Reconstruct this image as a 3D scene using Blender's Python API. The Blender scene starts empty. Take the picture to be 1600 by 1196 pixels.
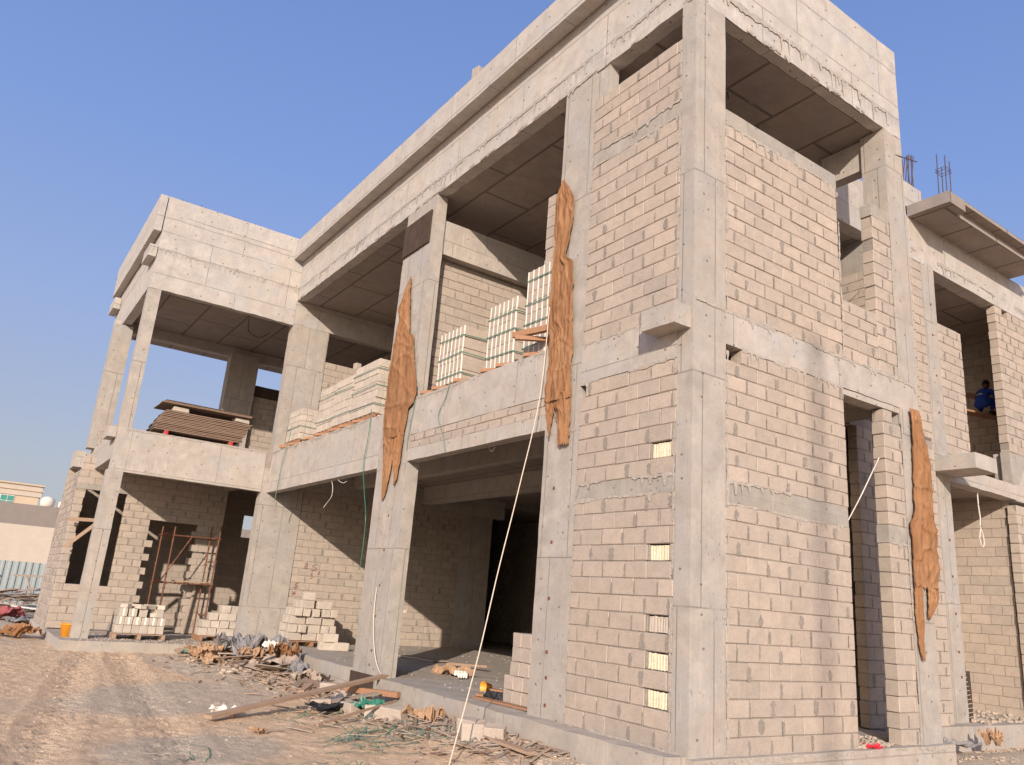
import bpy, math, random
from mathutils import Vector, Matrix, noise

R_ = math.radians
scn = bpy.context.scene
C = scn.collection

# ------------------------------------------------------------------ camera
CAM = Vector((6.5115, -7.1037, 1.4192))
yaw, pitch, roll, foc = 0.9799, 0.2785, 0.0782, 1.2116
cy, sy, cp, sp, cr, sr = math.cos(yaw), math.sin(yaw), math.cos(pitch), math.sin(pitch), math.cos(roll), math.sin(roll)
fwd = Vector((-sy * cp, cy * cp, sp)); rt = Vector((cy, sy, 0)); up = rt.cross(fwd)
rt2 = rt * cr + up * sr; up2 = -rt * sr + up * cr
cd = bpy.data.cameras.new('camera'); cam = bpy.data.objects.new('camera', cd); C.objects.link(cam)
cd.sensor_fit = 'HORIZONTAL'; cd.sensor_width = 36; cd.lens = 36 * foc * 1000 / 1600
cd.clip_start = .05; cd.clip_end = 3000
cam.matrix_world = Matrix(((rt2.x, up2.x, -fwd.x, CAM.x), (rt2.y, up2.y, -fwd.y, CAM.y), (rt2.z, up2.z, -fwd.z, CAM.z), (0, 0, 0, 1)))
scn.camera = cam

# ------------------------------------------------------------------ light
SUN_TO = Vector((1.18, -1.0, .56)).normalized()
el = math.asin(SUN_TO.z)
w = bpy.data.worlds.new('World'); scn.world = w; w.use_nodes = True
nt = w.node_tree; bg = nt.nodes['Background']
sky = nt.nodes.new('ShaderNodeTexSky'); sky.sky_type = 'NISHITA'; sky.sun_disc = False
sky.sun_elevation = el; sky.sun_rotation = math.atan2(SUN_TO.x, SUN_TO.y)
sky.air_density = 1.0; sky.dust_density = 1.6; sky.ozone_density = 1.6; sky.altitude = 0
# pull the clear-air blue towards the dusty lavender of a low desert sun, paler at the horizon
tc = nt.nodes.new('ShaderNodeTexCoord'); sxyz = nt.nodes.new('ShaderNodeSeparateXYZ'); nt.links.new(tc.outputs['Generated'], sxyz.inputs[0])
rp = nt.nodes.new('ShaderNodeValToRGB'); nt.links.new(sxyz.outputs[2], rp.inputs[0]); cr_ = rp.color_ramp
SK = [(0.0, (.46, .445, .47)), (.11, (.46, .465, .56)), (.30, (.355, .46, .80)), (.5, (.245, .39, .84)), (.85, (.15, .27, .66))]
while len(cr_.elements) < len(SK): cr_.elements.new(.5)
for e_, (p_, c_) in zip(cr_.elements, SK): e_.position = p_; e_.color = (*[v_ for v_ in c_], 1)
scl = nt.nodes.new('ShaderNodeVectorMath'); scl.operation = 'SCALE'; scl.inputs['Scale'].default_value = 4.6; nt.links.new(rp.outputs[0], scl.inputs[0])
mx = nt.nodes.new('ShaderNodeMix'); mx.data_type = 'RGBA'; mx.inputs[0].default_value = .8
nt.links.new(sky.outputs[0], mx.inputs[6]); nt.links.new(scl.outputs[0], mx.inputs[7])
# hazy aureole round the sun, behind the viewer
dt = nt.nodes.new('ShaderNodeVectorMath'); dt.operation = 'DOT_PRODUCT'; nt.links.new(tc.outputs['Generated'], dt.inputs[0]); dt.inputs[1].default_value = SUN_TO
mxm = nt.nodes.new('ShaderNodeMath'); mxm.operation = 'MAXIMUM'; nt.links.new(dt.outputs['Value'], mxm.inputs[0]); mxm.inputs[1].default_value = 0
pw_ = nt.nodes.new('ShaderNodeMath'); pw_.operation = 'POWER'; nt.links.new(mxm.outputs[0], pw_.inputs[0]); pw_.inputs[1].default_value = 5
gl = nt.nodes.new('ShaderNodeVectorMath'); gl.operation = 'SCALE'; gl.inputs[0].default_value = (6.5, 5.6, 4.7); nt.links.new(pw_.outputs[0], gl.inputs['Scale'])
ad = nt.nodes.new('ShaderNodeVectorMath'); ad.operation = 'ADD'; nt.links.new(mx.outputs[2], ad.inputs[0]); nt.links.new(gl.outputs[0], ad.inputs[1]); nt.links.new(ad.outputs[0], bg.inputs[0]); bg.inputs[1].default_value = .15
sd = bpy.data.lights.new('sun', 'SUN'); sun = bpy.data.objects.new('sun', sd); C.objects.link(sun)
sd.energy = 4.1; sd.angle = R_(.55); sd.color = (1.0, .87, .75)
sun.rotation_euler = (-SUN_TO).to_track_quat('-Z', 'Y').to_euler()
sun.location = SUN_TO * 60
vs = scn.view_settings
scn.display_settings.display_device = 'sRGB'
vs.view_transform = 'Standard'; vs.look = 'None'; vs.exposure = .35; vs.gamma = 1; vs.use_curve_mapping = False

# ------------------------------------------------------------------ materials
def N(t, kind, **kw):
    n = t.nodes.new(kind)
    for k, v in kw.items():
        if k.startswith('i_'):
            n.inputs[k[2:].replace('_', ' ')].default_value = v
        else: setattr(n, k, v)
    return n
def mat_new(name, rough=.85, spec=.25):
    m = bpy.data.materials.new(name); m.use_nodes = True; t = m.node_tree
    b = t.nodes['Principled BSDF']; b.inputs['Roughness'].default_value = rough
    b.inputs['Specular IOR Level'].default_value = spec
    return m, t, b
def mixc(t, fac, a, b, mode='MIX'):
    n = t.nodes.new('ShaderNodeMix'); n.data_type = 'RGBA'; n.blend_type = mode
    for sock, v in ((n.inputs[0], fac), (n.inputs[6], a), (n.inputs[7], b)):
        if hasattr(v, 'is_output') or isinstance(v, bpy.types.NodeSocket): t.links.new(v, sock)
        elif isinstance(v, (int, float)): sock.default_value = v
        else: sock.default_value = (*v[:3], 1)
    return n.outputs[2]
def mth(t, op, a, b=None, clamp=False):
    n = t.nodes.new('ShaderNodeMath'); n.operation = op; n.use_clamp = clamp
    for i, v in enumerate((a, b)):
        if v is None: continue
        if isinstance(v, bpy.types.NodeSocket): t.links.new(v, n.inputs[i])
        else: n.inputs[i].default_value = v
    return n.outputs[0]
def ramp(t, src, lo, hi, a=0., b=1.):
    n = t.nodes.new('ShaderNodeMapRange'); n.clamp = True
    t.links.new(src, n.inputs[0]); n.inputs[1].default_value = lo; n.inputs[2].default_value = hi
    n.inputs[3].default_value = a; n.inputs[4].default_value = b
    return n.outputs[0]
def tex_noise(t, vec, scale, detail=5, rough=.6, dist=0.):
    n = t.nodes.new('ShaderNodeTexNoise'); t.links.new(vec, n.inputs['Vector'])
    n.inputs['Scale'].default_value = scale; n.inputs['Detail'].default_value = detail
    n.inputs['Roughness'].default_value = rough; n.inputs['Distortion'].default_value = dist
    return n.outputs[0]
def mapping(t, vec, sc, loc=(0, 0, 0)):
    n = t.nodes.new('ShaderNodeMapping'); t.links.new(vec, n.inputs[0]); n.inputs['Scale'].default_value = sc
    n.inputs['Location'].default_value = loc
    return n.outputs[0]
def bump(t, b, h, strength=.5, dist=.01):
    n = t.nodes.new('ShaderNodeBump'); n.inputs['Strength'].default_value = strength; n.inputs['Distance'].default_value = dist
    t.links.new(h, n.inputs['Height']); t.links.new(n.outputs[0], b.inputs['Normal'])

def concrete(name, base=(.47, .405, .335), seam=.35, holes=1., bands=(), panel=(2.4, 1.2), sw=.010):
    m, t, b = mat_new(name, .9, .2)
    uv0 = N(t, 'ShaderNodeUVMap').outputs[0]; oi = N(t, 'ShaderNodeObjectInfo')
    cbx = N(t, 'ShaderNodeCombineXYZ'); t.links.new(mth(t, 'MULTIPLY', oi.outputs['Random'], 9.), cbx.inputs[0]); t.links.new(mth(t, 'MULTIPLY', oi.outputs['Random'], 4.3), cbx.inputs[1])
    ao = N(t, 'ShaderNodeVectorMath', operation='ADD'); t.links.new(uv0, ao.inputs[0]); t.links.new(cbx.outputs[0], ao.inputs[1]); uv = ao.outputs[0]
    big = tex_noise(t, uv, .55, 4, .6); med = tex_noise(t, uv, 2.6, 6, .65, .4); fine = tex_noise(t, uv, 28, 5, .7)
    streak = tex_noise(t, mapping(t, uv, (5.5, .45, 1)), 1.0, 5, .65)
    dk = tuple(c * .70 for c in base); lt = tuple(min(1, c * 1.13) for c in base)
    warm = (base[0] * 1.0, base[1] * .93, base[2] * .84); grey = (base[0] * .86, base[1] * .92, base[2] * 1.0)
    col = mixc(t, ramp(t, med, .3, .72), dk, lt)
    col = mixc(t, ramp(t, big, .35, .68, 0, .75), col, mixc(t, ramp(t, tex_noise(t, uv, 1.1, 3), .4, .6), warm, grey))
    col = mixc(t, ramp(t, streak, .52, .78, 0, .35), col, tuple(c * .62 for c in base))
    col = mixc(t, ramp(t, fine, .4, .8, 0, .28), col, tuple(c * .6 for c in base))
    # cement-coloured pale patches
    col = mixc(t, ramp(t, tex_noise(t, mapping(t, uv, (1, .6, 1), (7, 3, 0)), 1.6, 7, .7), .57, .66, 0, .45), col, lt)
    # shutter-board seams
    sep = t.nodes.new('ShaderNodeVectorMath'); sep.operation = 'ADD'
    wob = t.nodes.new('ShaderNodeTexNoise'); t.links.new(uv, wob.inputs[0]); wob.inputs['Scale'].default_value = 3.5
    sc = t.nodes.new('ShaderNodeVectorMath'); sc.operation = 'SCALE'; sc.inputs['Scale'].default_value = .012
    t.links.new(wob.outputs[1], sc.inputs[0]); t.links.new(uv, sep.inputs[0]); t.links.new(sc.outputs[0], sep.inputs[1])
    br = t.nodes.new('ShaderNodeTexBrick'); t.links.new(sep.outputs[0], br.inputs['Vector'])
    br.inputs['Color1'].default_value = (0, 0, 0, 1); br.inputs['Color2'].default_value = (.25, .25, .25, 1); br.inputs['Mortar'].default_value = (1, 1, 1, 1)
    br.inputs['Scale'].default_value = 1; br.inputs['Mortar Size'].default_value = sw; br.inputs['Mortar Smooth'].default_value = .25
    br.inputs['Brick Width'].default_value = panel[0]; br.inputs['Row Height'].default_value = panel[1]; br.offset = .37
    sm = mth(t, 'MULTIPLY', br.outputs['Fac'], ramp(t, tex_noise(t, uv, 1.3, 3), .30, .48))
    col = mixc(t, mth(t, 'MULTIPLY', sm, seam * 1.6, True), col, tuple(c * .38 for c in base))
    pc = N(t, 'ShaderNodeSeparateColor'); t.links.new(br.outputs['Color'], pc.inputs[0])
    col = mixc(t, mth(t, 'MULTIPLY', ramp(t, pc.outputs[0], 0, .25), .22), col, tuple(c * .72 for c in base))
    drip = tex_noise(t, mapping(t, uv, (30, .7, 1)), 1.0, 3, .6)
    col = mixc(t, mth(t, 'MULTIPLY', ramp(t, drip, .6, .72), ramp(t, tex_noise(t, uv, .9, 3), .45, .6, 0, .5)), col, tuple(c * .5 for c in base))
    col = mixc(t, mth(t, 'MULTIPLY', ramp(t, drip, .4, .3), ramp(t, tex_noise(t, mapping(t, uv, (1, 1, 1), (5, 1, 0)), .8, 3), .5, .62, 0, .55)), col, tuple(min(1, c * 1.35) for c in base))
    mot = tex_noise(t, uv, 9., 6, .75, .3)
    col = mixc(t, ramp(t, mot, .55, .75, 0, .5), col, tuple(c * .6 for c in base))
    col = mixc(t, ramp(t, mot, .42, .28, 0, .35), col, tuple(min(1, c * 1.25) for c in base))
    h = mth(t, 'ADD', mth(t, 'MULTIPLY', med, .4), mth(t, 'MULTIPLY', fine, .35))
    h = mth(t, 'ADD', h, mth(t, 'MULTIPLY', mot, .5))
    h = mth(t, 'SUBTRACT', h, mth(t, 'MULTIPLY', sm, .5))
    # formwork tie holes
    if holes:
        v = t.nodes.new('ShaderNodeTexVoronoi'); t.links.new(mapping(t, uv, (2.1, 2.7, 1), (.3, .7, 0)), v.inputs['Vector'])
        v.inputs['Scale'].default_value = 1.; v.inputs['Randomness'].default_value = .62; v.voronoi_dimensions = '2D'
        d = ramp(t, v.outputs['Distance'], .035, .05, 1, 0)
        pick = N(t, 'ShaderNodeSeparateColor'); t.links.new(v.outputs['Color'], pick.inputs[0])
        d = mth(t, 'MULTIPLY', d, ramp(t, pick.outputs[0], .35, .4))
        col = mixc(t, mth(t, 'MULTIPLY', d, .8 * holes), col, (.09, .065, .05))
        v2 = t.nodes.new('ShaderNodeTexVoronoi'); t.links.new(mapping(t, uv, (1, .55, 1)), v2.inputs['Vector']); v2.inputs['Scale'].default_value = 9
        v2.voronoi_dimensions = '2D'
        d2 = mth(t, 'MULTIPLY', ramp(t, v2.outputs['Distance'], .05, .13, 1, 0), ramp(t, tex_noise(t, uv, 2.2, 2), .5, .62))
        col = mixc(t, mth(t, 'MULTIPLY', d2, .55), col, tuple(c * .45 for c in base))
        h = mth(t, 'SUBTRACT', h, d)
        h = mth(t, 'SUBTRACT', h, mth(t, 'MULTIPLY', d2, .5))
    if bands:   # cold joints: rough grout runs along the casting line
        sx = N(t, 'ShaderNodeSeparateXYZ'); t.links.new(uv0, sx.inputs[0])
        run = tex_noise(t, mapping(t, uv, (13, 1.6, 1)), 1., 4, .7)
        wv = tex_noise(t, mapping(t, uv, (2.2, 0, 1)), 1., 4, .6)
        for z0, wd in bands:
            dz = mth(t, 'SUBTRACT', mth(t, 'ADD', sx.outputs[1], mth(t, 'MULTIPLY', wv, .12)), z0 + .06)
            line = ramp(t, mth(t, 'ABSOLUTE', dz), .006, .028, 1, 0)
            below = mth(t, 'MULTIPLY', ramp(t, dz, -wd, -wd * .4, 0, 1), ramp(t, dz, 0, .01, 1, 0))
            rr = mth(t, 'MULTIPLY', below, ramp(t, run, .42, .6))
            col = mixc(t, mth(t, 'MULTIPLY', rr, .55), col, tuple(c * .62 for c in base))
            col = mixc(t, mth(t, 'MULTIPLY', line, .6), col, tuple(c * .4 for c in base))
            h = mth(t, 'ADD', h, mth(t, 'MULTIPLY', rr, .9))
    t.links.new(col, b.inputs['Base Color'])
    bump(t, b, h, .55, .012)
    return m

def block_mat(name, c1=(.44, .362, .297), c2=(.375, .328, .278)):
    m, t, b = mat_new(name, .95, .12)
    uv = N(t, 'ShaderNodeUVMap').outputs[0]
    at = N(t, 'ShaderNodeAttribute', attribute_name='tone').outputs['Fac']
    off = N(t, 'ShaderNodeVectorMath', operation='ADD'); t.links.new(uv, off.inputs[0])
    cb = N(t, 'ShaderNodeCombineXYZ'); t.links.new(mth(t, 'MULTIPLY', at, 37.), cb.inputs[2]); t.links.new(cb.outputs[0], off.inputs[1]); pv = off.outputs[0]
    fine = tex_noise(t, pv, 48, 5, .8); med = tex_noise(t, pv, 6., 6, .7, .5); big = tex_noise(t, uv, .55, 3, .5)
    vor = t.nodes.new('ShaderNodeTexVoronoi'); t.links.new(pv, vor.inputs[0]); vor.inputs['Scale'].default_value = 70
    col = mixc(t, at, c2, c1)
    col = mixc(t, ramp(t, big, .38, .62, 0, .55), col, (c1[0] * 1.02, c1[1] * 1.0, c1[2] * .96))
    v = t.nodes.new('ShaderNodeHueSaturation'); t.links.new(col, v.inputs['Color'])
    t.links.new(mth(t, 'ADD', mth(t, 'MULTIPLY', at, .20), .90), v.inputs['Value'])
    col = v.outputs[0]
    # pores: open texture in some blocks, closed skin in others
    rough = ramp(t, tex_noise(t, pv, 1.1, 2), .42, .6)
    pores = mth(t, 'MULTIPLY', ramp(t, vor.outputs[0], .16, .05), mth(t, 'ADD', mth(t, 'MULTIPLY', rough, .75), .2))
    col = mixc(t, ramp(t, med, .45, .78, 0, .42), col, tuple(x * .62 for x in c2))
    col = mixc(t, ramp(t, med, .42, .25, 0, .35), col, tuple(min(1, x * 1.25) for x in c1))
    col = mixc(t, ramp(t, fine, .5, .72, 0, .45), col, tuple(x * .5 for x in c2))
    col = mixc(t, ramp(t, fine, .42, .25, 0, .35), col, tuple(min(1, x * 1.35) for x in c1))
    col = mixc(t, mth(t, 'MULTIPLY', pores, .7), col, tuple(x * .35 for x in c2))
    # grey cement washed over the face here and there
    wash = tex_noise(t, mapping(t, uv, (1, .7, 1), (11, 4, 0)), 2.4, 7, .75)
    col = mixc(t, ramp(t, wash, .58, .68, 0, .55), col, (.36, .325, .285))
    t.links.new(col, b.inputs['Base Color'])
    h = mth(t, 'SUBTRACT', mth(t, 'ADD', mth(t, 'MULTIPLY', fine, .9), mth(t, 'MULTIPLY', med, .8)), mth(t, 'MULTIPLY', pores, .8))
    bump(t, b, h, .8, .008)
    return m

def plain(name, col, rough=.8, var=.25, scale=14, metallic=0., spec=.3, stretch=(1, 1, 1), bmp=.3, coord='UV'):
    m, t, b = mat_new(name, rough, spec); b.inputs['Metallic'].default_value = metallic
    if coord == 'UV': uv = N(t, 'ShaderNodeUVMap').outputs[0]
    else: uv = N(t, 'ShaderNodeTexCoord').outputs['Object']
    n1 = tex_noise(t, mapping(t, uv, stretch), scale, 5, .65)
    n2 = tex_noise(t, mapping(t, uv, stretch, (3, 5, 1)), scale * .22, 3, .6)
    c = mixc(t, ramp(t, n1, .3, .7), tuple(x * (1 - var) for x in col), tuple(min(1, x * (1 + var * .6)) for x in col))
    c = mixc(t, ramp(t, n2, .4, .7, 0, var), c, tuple(x * .6 for x in col))
    t.links.new(c, b.inputs['Base Color'])
    if bmp: bump(t, b, n1, bmp, .006)
    return m

CON_U = concrete('concrete upper beams', (.49, .447, .40), .6, 1., bands=((10.62, .22), (11.62, .0)), panel=(2.44, 1.31))
CON = concrete('concrete', (.46, .413, .362), .45, .8)
CON_COL = concrete('concrete columns', (.415, .372, .325), .5, .75, panel=(.62, 2.9))
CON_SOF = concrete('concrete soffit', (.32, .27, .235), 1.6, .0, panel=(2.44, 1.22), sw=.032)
CON_OLD = concrete('concrete plinth', (.43, .38, .325), .3, .6, panel=(3.1, 1.4))
TIE = concrete('concrete tie band', (.37, .335, .29), .0, .5)
GROUT = plain('grout', (.40, .355, .305), .95, .35, 24, bmp=.7)
BLOCK = block_mat('block')
BLOCK_LT = block_mat('pale block', (.50, .435, .36), (.43, .38, .325))
MORT = plain('mortar', (.275, .24, .205), .95, .3, 30)
WOOD = plain('timber', (.40, .275, .19), .8, .35, 3, stretch=(18, 1.2, 1), bmp=.25)
WOOD_OR = plain('orange timber', (.36, .195, .11), .8, .35, 3, stretch=(18, 1.2, 1), bmp=.25)
WOOD_GR = plain('weathered timber', (.38, .30, .235), .85, .35, 3, stretch=(18, 1.2, 1), bmp=.3)
PLY = plain('plywood edge', (.26, .178, .128), .8, .4, 6, stretch=(1, 30, 1), bmp=.2)
FILM = plain('dark film board', (.085, .058, .045), .85, .5, 6, spec=.1, stretch=(5, .5, 1))
REBAR = plain('dark rebar', (.10, .06, .05), .7, .4, 25, bmp=.3)
RUST = plain('rusty steel', (.22, .10, .06), .7, .5, 25, metallic=.3, bmp=.3)
FOAM = plain('pale yellow foam', (.68, .60, .44), .9, .32, 26, bmp=.6)
WFOAM = plain('white foam', (.80, .76, .66), .8, .08, 20)
STRAP = plain('green strap', (.03, .17, .11), .45, .3, 8, spec=.5)
STRAP2 = plain('faded green strap', (.13, .22, .17), .5, .3, 8, spec=.4)
ORANGE = plain('orange plastic', (.80, .33, .03), .45, .12, 6, spec=.4)
WHITE = plain('white plastic', (.62, .57, .50), .6, .15, 6)
ROPE = plain('rope', (.66, .56, .44), .8, .25, 60)
CARD = plain('cardboard', (.40, .25, .15), .9, .35, 6)
SACK = plain('grey tarp', (.24, .225, .22), .7, .4, 7)
BLACKP = plain('black rubber', (.03, .03, .035), .6, .4, 9)
PINK = plain('magenta plastic', (.28, .06, .13), .6, .3, 7)
REDP = plain('red plastic', (.55, .03, .05), .5, .2, 7)
def hessian():
    m, t, b = mat_new('hessian', 1., .03)
    uv = N(t, 'ShaderNodeUVMap').outputs[0]
    n = tex_noise(t, mapping(t, uv, (2.2, .8, 1)), 3, 6, .7, .5); f = tex_noise(t, mapping(t, uv, (1.3, 1, 1)), 75, 3, .8); n3 = tex_noise(t, uv, 1.6, 5, .7)
    c = mixc(t, ramp(t, n, .3, .7), (.215, .108, .052), (.32, .17, .088))
    c = mixc(t, ramp(t, f, .5, .7, 0, .35), c, (.14, .062, .028))
    c = mixc(t, ramp(t, n3, .5, .68, 0, .6), c, (.37, .215, .12))
    t.links.new(c, b.inputs['Base Color'])
    bump(t, b, mth(t, 'ADD', mth(t, 'MULTIPLY', n, 1.2), mth(t, 'MULTIPLY', f, 1.)), .6, .006)
    return m
HESS = hessian()

# ------------------------------------------------------------------ mesh builder
class MB:
    def __init__(s): s.v = []; s.f = []; s.mi = []; s.tone = []
    def face(s, ids, mi=0, tone=.5): s.f.append(ids); s.mi.append(mi); s.tone.append(tone)
    def quad(s, pts, mi=0, tone=.5):
        n = len(s.v); s.v += [tuple(p) for p in pts]; s.face(tuple(range(n, n + len(pts))), mi, tone)
    def box(s, x0, x1, y0, y1, z0, z1, mi=0, tone=.5, M=None):
        P = [(x, y, z) for z in (z0, z1) for y in (y0, y1) for x in (x0, x1)]
        if M is not None: P = [tuple(M @ Vector(p)) for p in P]
        n = len(s.v); s.v += P
        for q in ((0, 2, 3, 1), (4, 5, 7, 6), (0, 1, 5, 4), (2, 6, 7, 3), (0, 4, 6, 2), (1, 3, 7, 5)): s.face(tuple(n + i for i in q), mi, tone)
    def bbox(s, x0, x1, y0, y1, z0, z1, c=.006, mi=0, tone=.5, M=None, jit=0, rnd=random):
        """box with chamfered edges (24 verts)"""
        a = [(x0, x0 + c, x1 - c, x1), (y0, y0 + c, y1 - c, y1), (z0, z0 + c, z1 - c, z1)]
        n = len(s.v); idx = {}
        for i in (0, 1):
            for j in (0, 1):
                for k in (0, 1):
                    jx, jy, jz = ((rnd.uniform(-jit, jit), rnd.uniform(-jit, jit), rnd.uniform(-jit, jit)) if jit else (0, 0, 0))
                    for ax in range(3):
                        p = [a[0][i * 1 + 1], a[1][j + 1], a[2][k + 1]]
                        s_ = (i, j, k)[ax]; p[ax] = a[ax][3 if s_ else 0]
                        p = Vector((p[0] + jx, p[1] + jy, p[2] + jz))
                        if M is not None: p = M @ p
                        idx[(i, j, k, ax)] = len(s.v); s.v.append(tuple(p))
        F = []
        for ax in range(3):
            o = [q for q in range(3) if q != ax]
            for d in (0, 1):
                loop = []
                for (u, v_) in ((0, 0), (1, 0), (1, 1), (0, 1)):
                    t = [0, 0, 0]; t[ax] = d; t[o[0]] = u; t[o[1]] = v_; loop.append(idx[(*t, ax)])
                flip = (d == 0) ^ (ax == 1)
                F.append(loop[::-1] if flip else loop)
        for ax in range(3):        # edges along ax
            o = [q for q in range(3) if q != ax]
            for u in (0, 1):
                for v_ in (0, 1):
                    t0 = [0, 0, 0]; t0[o[0]] = u; t0[o[1]] = v_; t1 = list(t0); t1[ax] = 1
                    loop = [idx[(*t0, o[0])], idx[(*t1, o[0])], idx[(*t1, o[1])], idx[(*t0, o[1])]]
                    F.append(loop if (u ^ v_) ^ (ax == 1) else loop[::-1])
        for i in (0, 1):
            for j in (0, 1):
                for k in (0, 1):
                    l = [idx[(i, j, k, q)] for q in range(3)]
                    F.append(l if (i ^ j ^ k) else l[::-1])
        for l in F: s.face(tuple(l), mi, tone)
    def cbox(s, x0, x1, y0, y1, z0, z1, seg=.22, jit=.007, mi=0, seed=0., rag=0.):
        """cast concrete: subdivided box whose surface and arrises wander a little"""
        n = [max(1, min(90, int(abs(b - a) / seg + .5))) for a, b in ((x0, x1), (y0, y1), (z0, z1))]
        lo = (x0, y0, z0); d = ((x1 - x0) / n[0], (y1 - y0) / n[1], (z1 - z0) / n[2]); idx = {}
        def vid(i, j, k):
            key = (i, j, k)
            if key in idx: return idx[key]
            p = Vector((lo[0] + i * d[0], lo[1] + j * d[1], lo[2] + k * d[2]))
            nv = noise.noise_vector(p * 2.3 + Vector((seed, seed * .7, seed * 1.3)))
            nv2 = noise.noise_vector(p * 9.1 + Vector((seed, 0, 0)))
            q = p + nv * jit + nv2 * jit * .45
            if rag and k == 0: q.z += nv2.z * rag
            idx[key] = len(s.v); s.v.append(tuple(q)); return idx[key]
        X, Y, Z = n
        for i in range(X):
            for j in range(Y):
                s.face((vid(i, j, 0), vid(i, j + 1, 0), vid(i + 1, j + 1, 0), vid(i + 1, j, 0)), mi)
                s.face((vid(i, j, Z), vid(i + 1, j, Z), vid(i + 1, j + 1, Z), vid(i, j + 1, Z)), mi)
        for i in range(X):
            for k in range(Z):
                s.face((vid(i, 0, k), vid(i + 1, 0, k), vid(i + 1, 0, k + 1), vid(i, 0, k + 1)), mi)
                s.face((vid(i, Y, k), vid(i, Y, k + 1), vid(i + 1, Y, k + 1), vid(i + 1, Y, k)), mi)
        for j in range(Y):
            for k in range(Z):
                s.face((vid(0, j, k), vid(0, j, k + 1), vid(0, j + 1, k + 1), vid(0, j + 1, k)), mi)
                s.face((vid(X, j, k), vid(X, j + 1, k), vid(X, j + 1, k + 1), vid(X, j, k + 1)), mi)
    def tube(s, pts, r, sides=6, mi=0, caps=True, taper=None):
        pts = [Vector(p) for p in pts]; rings = []
        for i, p in enumerate(pts):
            d = (pts[min(i + 1, len(pts) - 1)] - pts[max(i - 1, 0)]).normalized()
            a = d.cross(Vector((0, 0, 1)))
            if a.length < .05: a = d.cross(Vector((1, 0, 0)))
            a.normalize(); b = d.cross(a); rr = r if taper is None else r * taper[i]
            n = len(s.v); rings.append(n)
            for k in range(sides):
                th = 2 * math.pi * k / sides; s.v.append(tuple(p + (a * math.cos(th) + b * math.sin(th)) * rr))
        for q in range(len(rings) - 1):
            for k in range(sides):
                s.face((rings[q] + k, rings[q] + (k + 1) % sides, rings[q + 1] + (k + 1) % sides, rings[q + 1] + k), mi)
        if caps:
            s.face(tuple(rings[0] + k for k in range(sides))[::-1], mi); s.face(tuple(rings[-1] + k for k in range(sides)), mi)
    def ribbon(s, pts, wd, up=(0, 0, 1), th=.002, mi=0):
        """thin flat band with thickness along a path"""
        pts = [Vector(p) for p in pts]; up = Vector(up); n0 = len(s.v)
        for i, p in enumerate(pts):
            d = (pts[min(i + 1, len(pts) - 1)] - pts[max(i - 1, 0)]).normalized()
            a = d.cross(up); a = a.normalized() if a.length > 1e-3 else Vector((1, 0, 0)); b = a.cross(d).normalized()
            for sa, sb in ((-1, -1), (1, -1), (1, 1), (-1, 1)): s.v.append(tuple(p + a * sa * wd / 2 + b * sb * th / 2))
        for i in range(len(pts) - 1):
            q = n0 + i * 4
            for k in range(4): s.face((q + k, q + (k + 1) % 4, q + 4 + (k + 1) % 4, q + 4 + k), mi)
    def build(s, name, mats, parent=None, smooth=False, loc=None):
        me = bpy.data.meshes.new(name); me.from_pydata(s.v, [], s.f); 
        if not isinstance(mats, (list, tuple)): mats = [mats]
        for m in mats: me.materials.append(m)
        me.polygons.foreach_set('material_index', s.mi)
        if smooth: me.polygons.foreach_set('use_smooth', [True] * len(s.f))
        at = me.attributes.new('tone', 'FLOAT', 'FACE'); at.data.foreach_set('value', s.tone)
        uvl = me.uv_layers.new(name='UVMap').data
        for p in me.polygons:
            n = p.normal; ax = max(range(3), key=lambda i: abs(n[i]))
            for li in p.loop_indices:
                v = me.vertices[me.loops[li].vertex_index].co
                uvl[li].uv = ((v.y, v.z), (v.x, v.z), (v.x, v.y))[ax]
        me.update()
        o = bpy.data.objects.new(name, me); C.objects.link(o)
        if parent is not None:
            o.parent = parent
            if loc is None:   # geometry given in world coordinates
                o.matrix_parent_inverse = Matrix.Translation(-root_loc(parent)) if parent.get('_w') else Matrix()
        if loc is not None: o.location = loc
        return o
def root_loc(o): return Vector(o.location)
def tag(o, label, cat, group=None, kind=None):
    if label: o['label'] = label
    if cat: o['category'] = cat
    if group: o['group'] = group
    if kind: o['kind'] = kind
    return o
def thing(name, label, cat, loc=(0, 0, 0), rz=0, group=None, rot=None):
    o = bpy.data.objects.new(name, None); C.objects.link(o); o.location = loc
    o.rotation_euler = rot if rot else (0, 0, rz); o.empty_display_size = .2
    return tag(o, label, cat, group)
def shear_noise(p, s=1): return noise.noise(Vector(p) * s)

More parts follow.
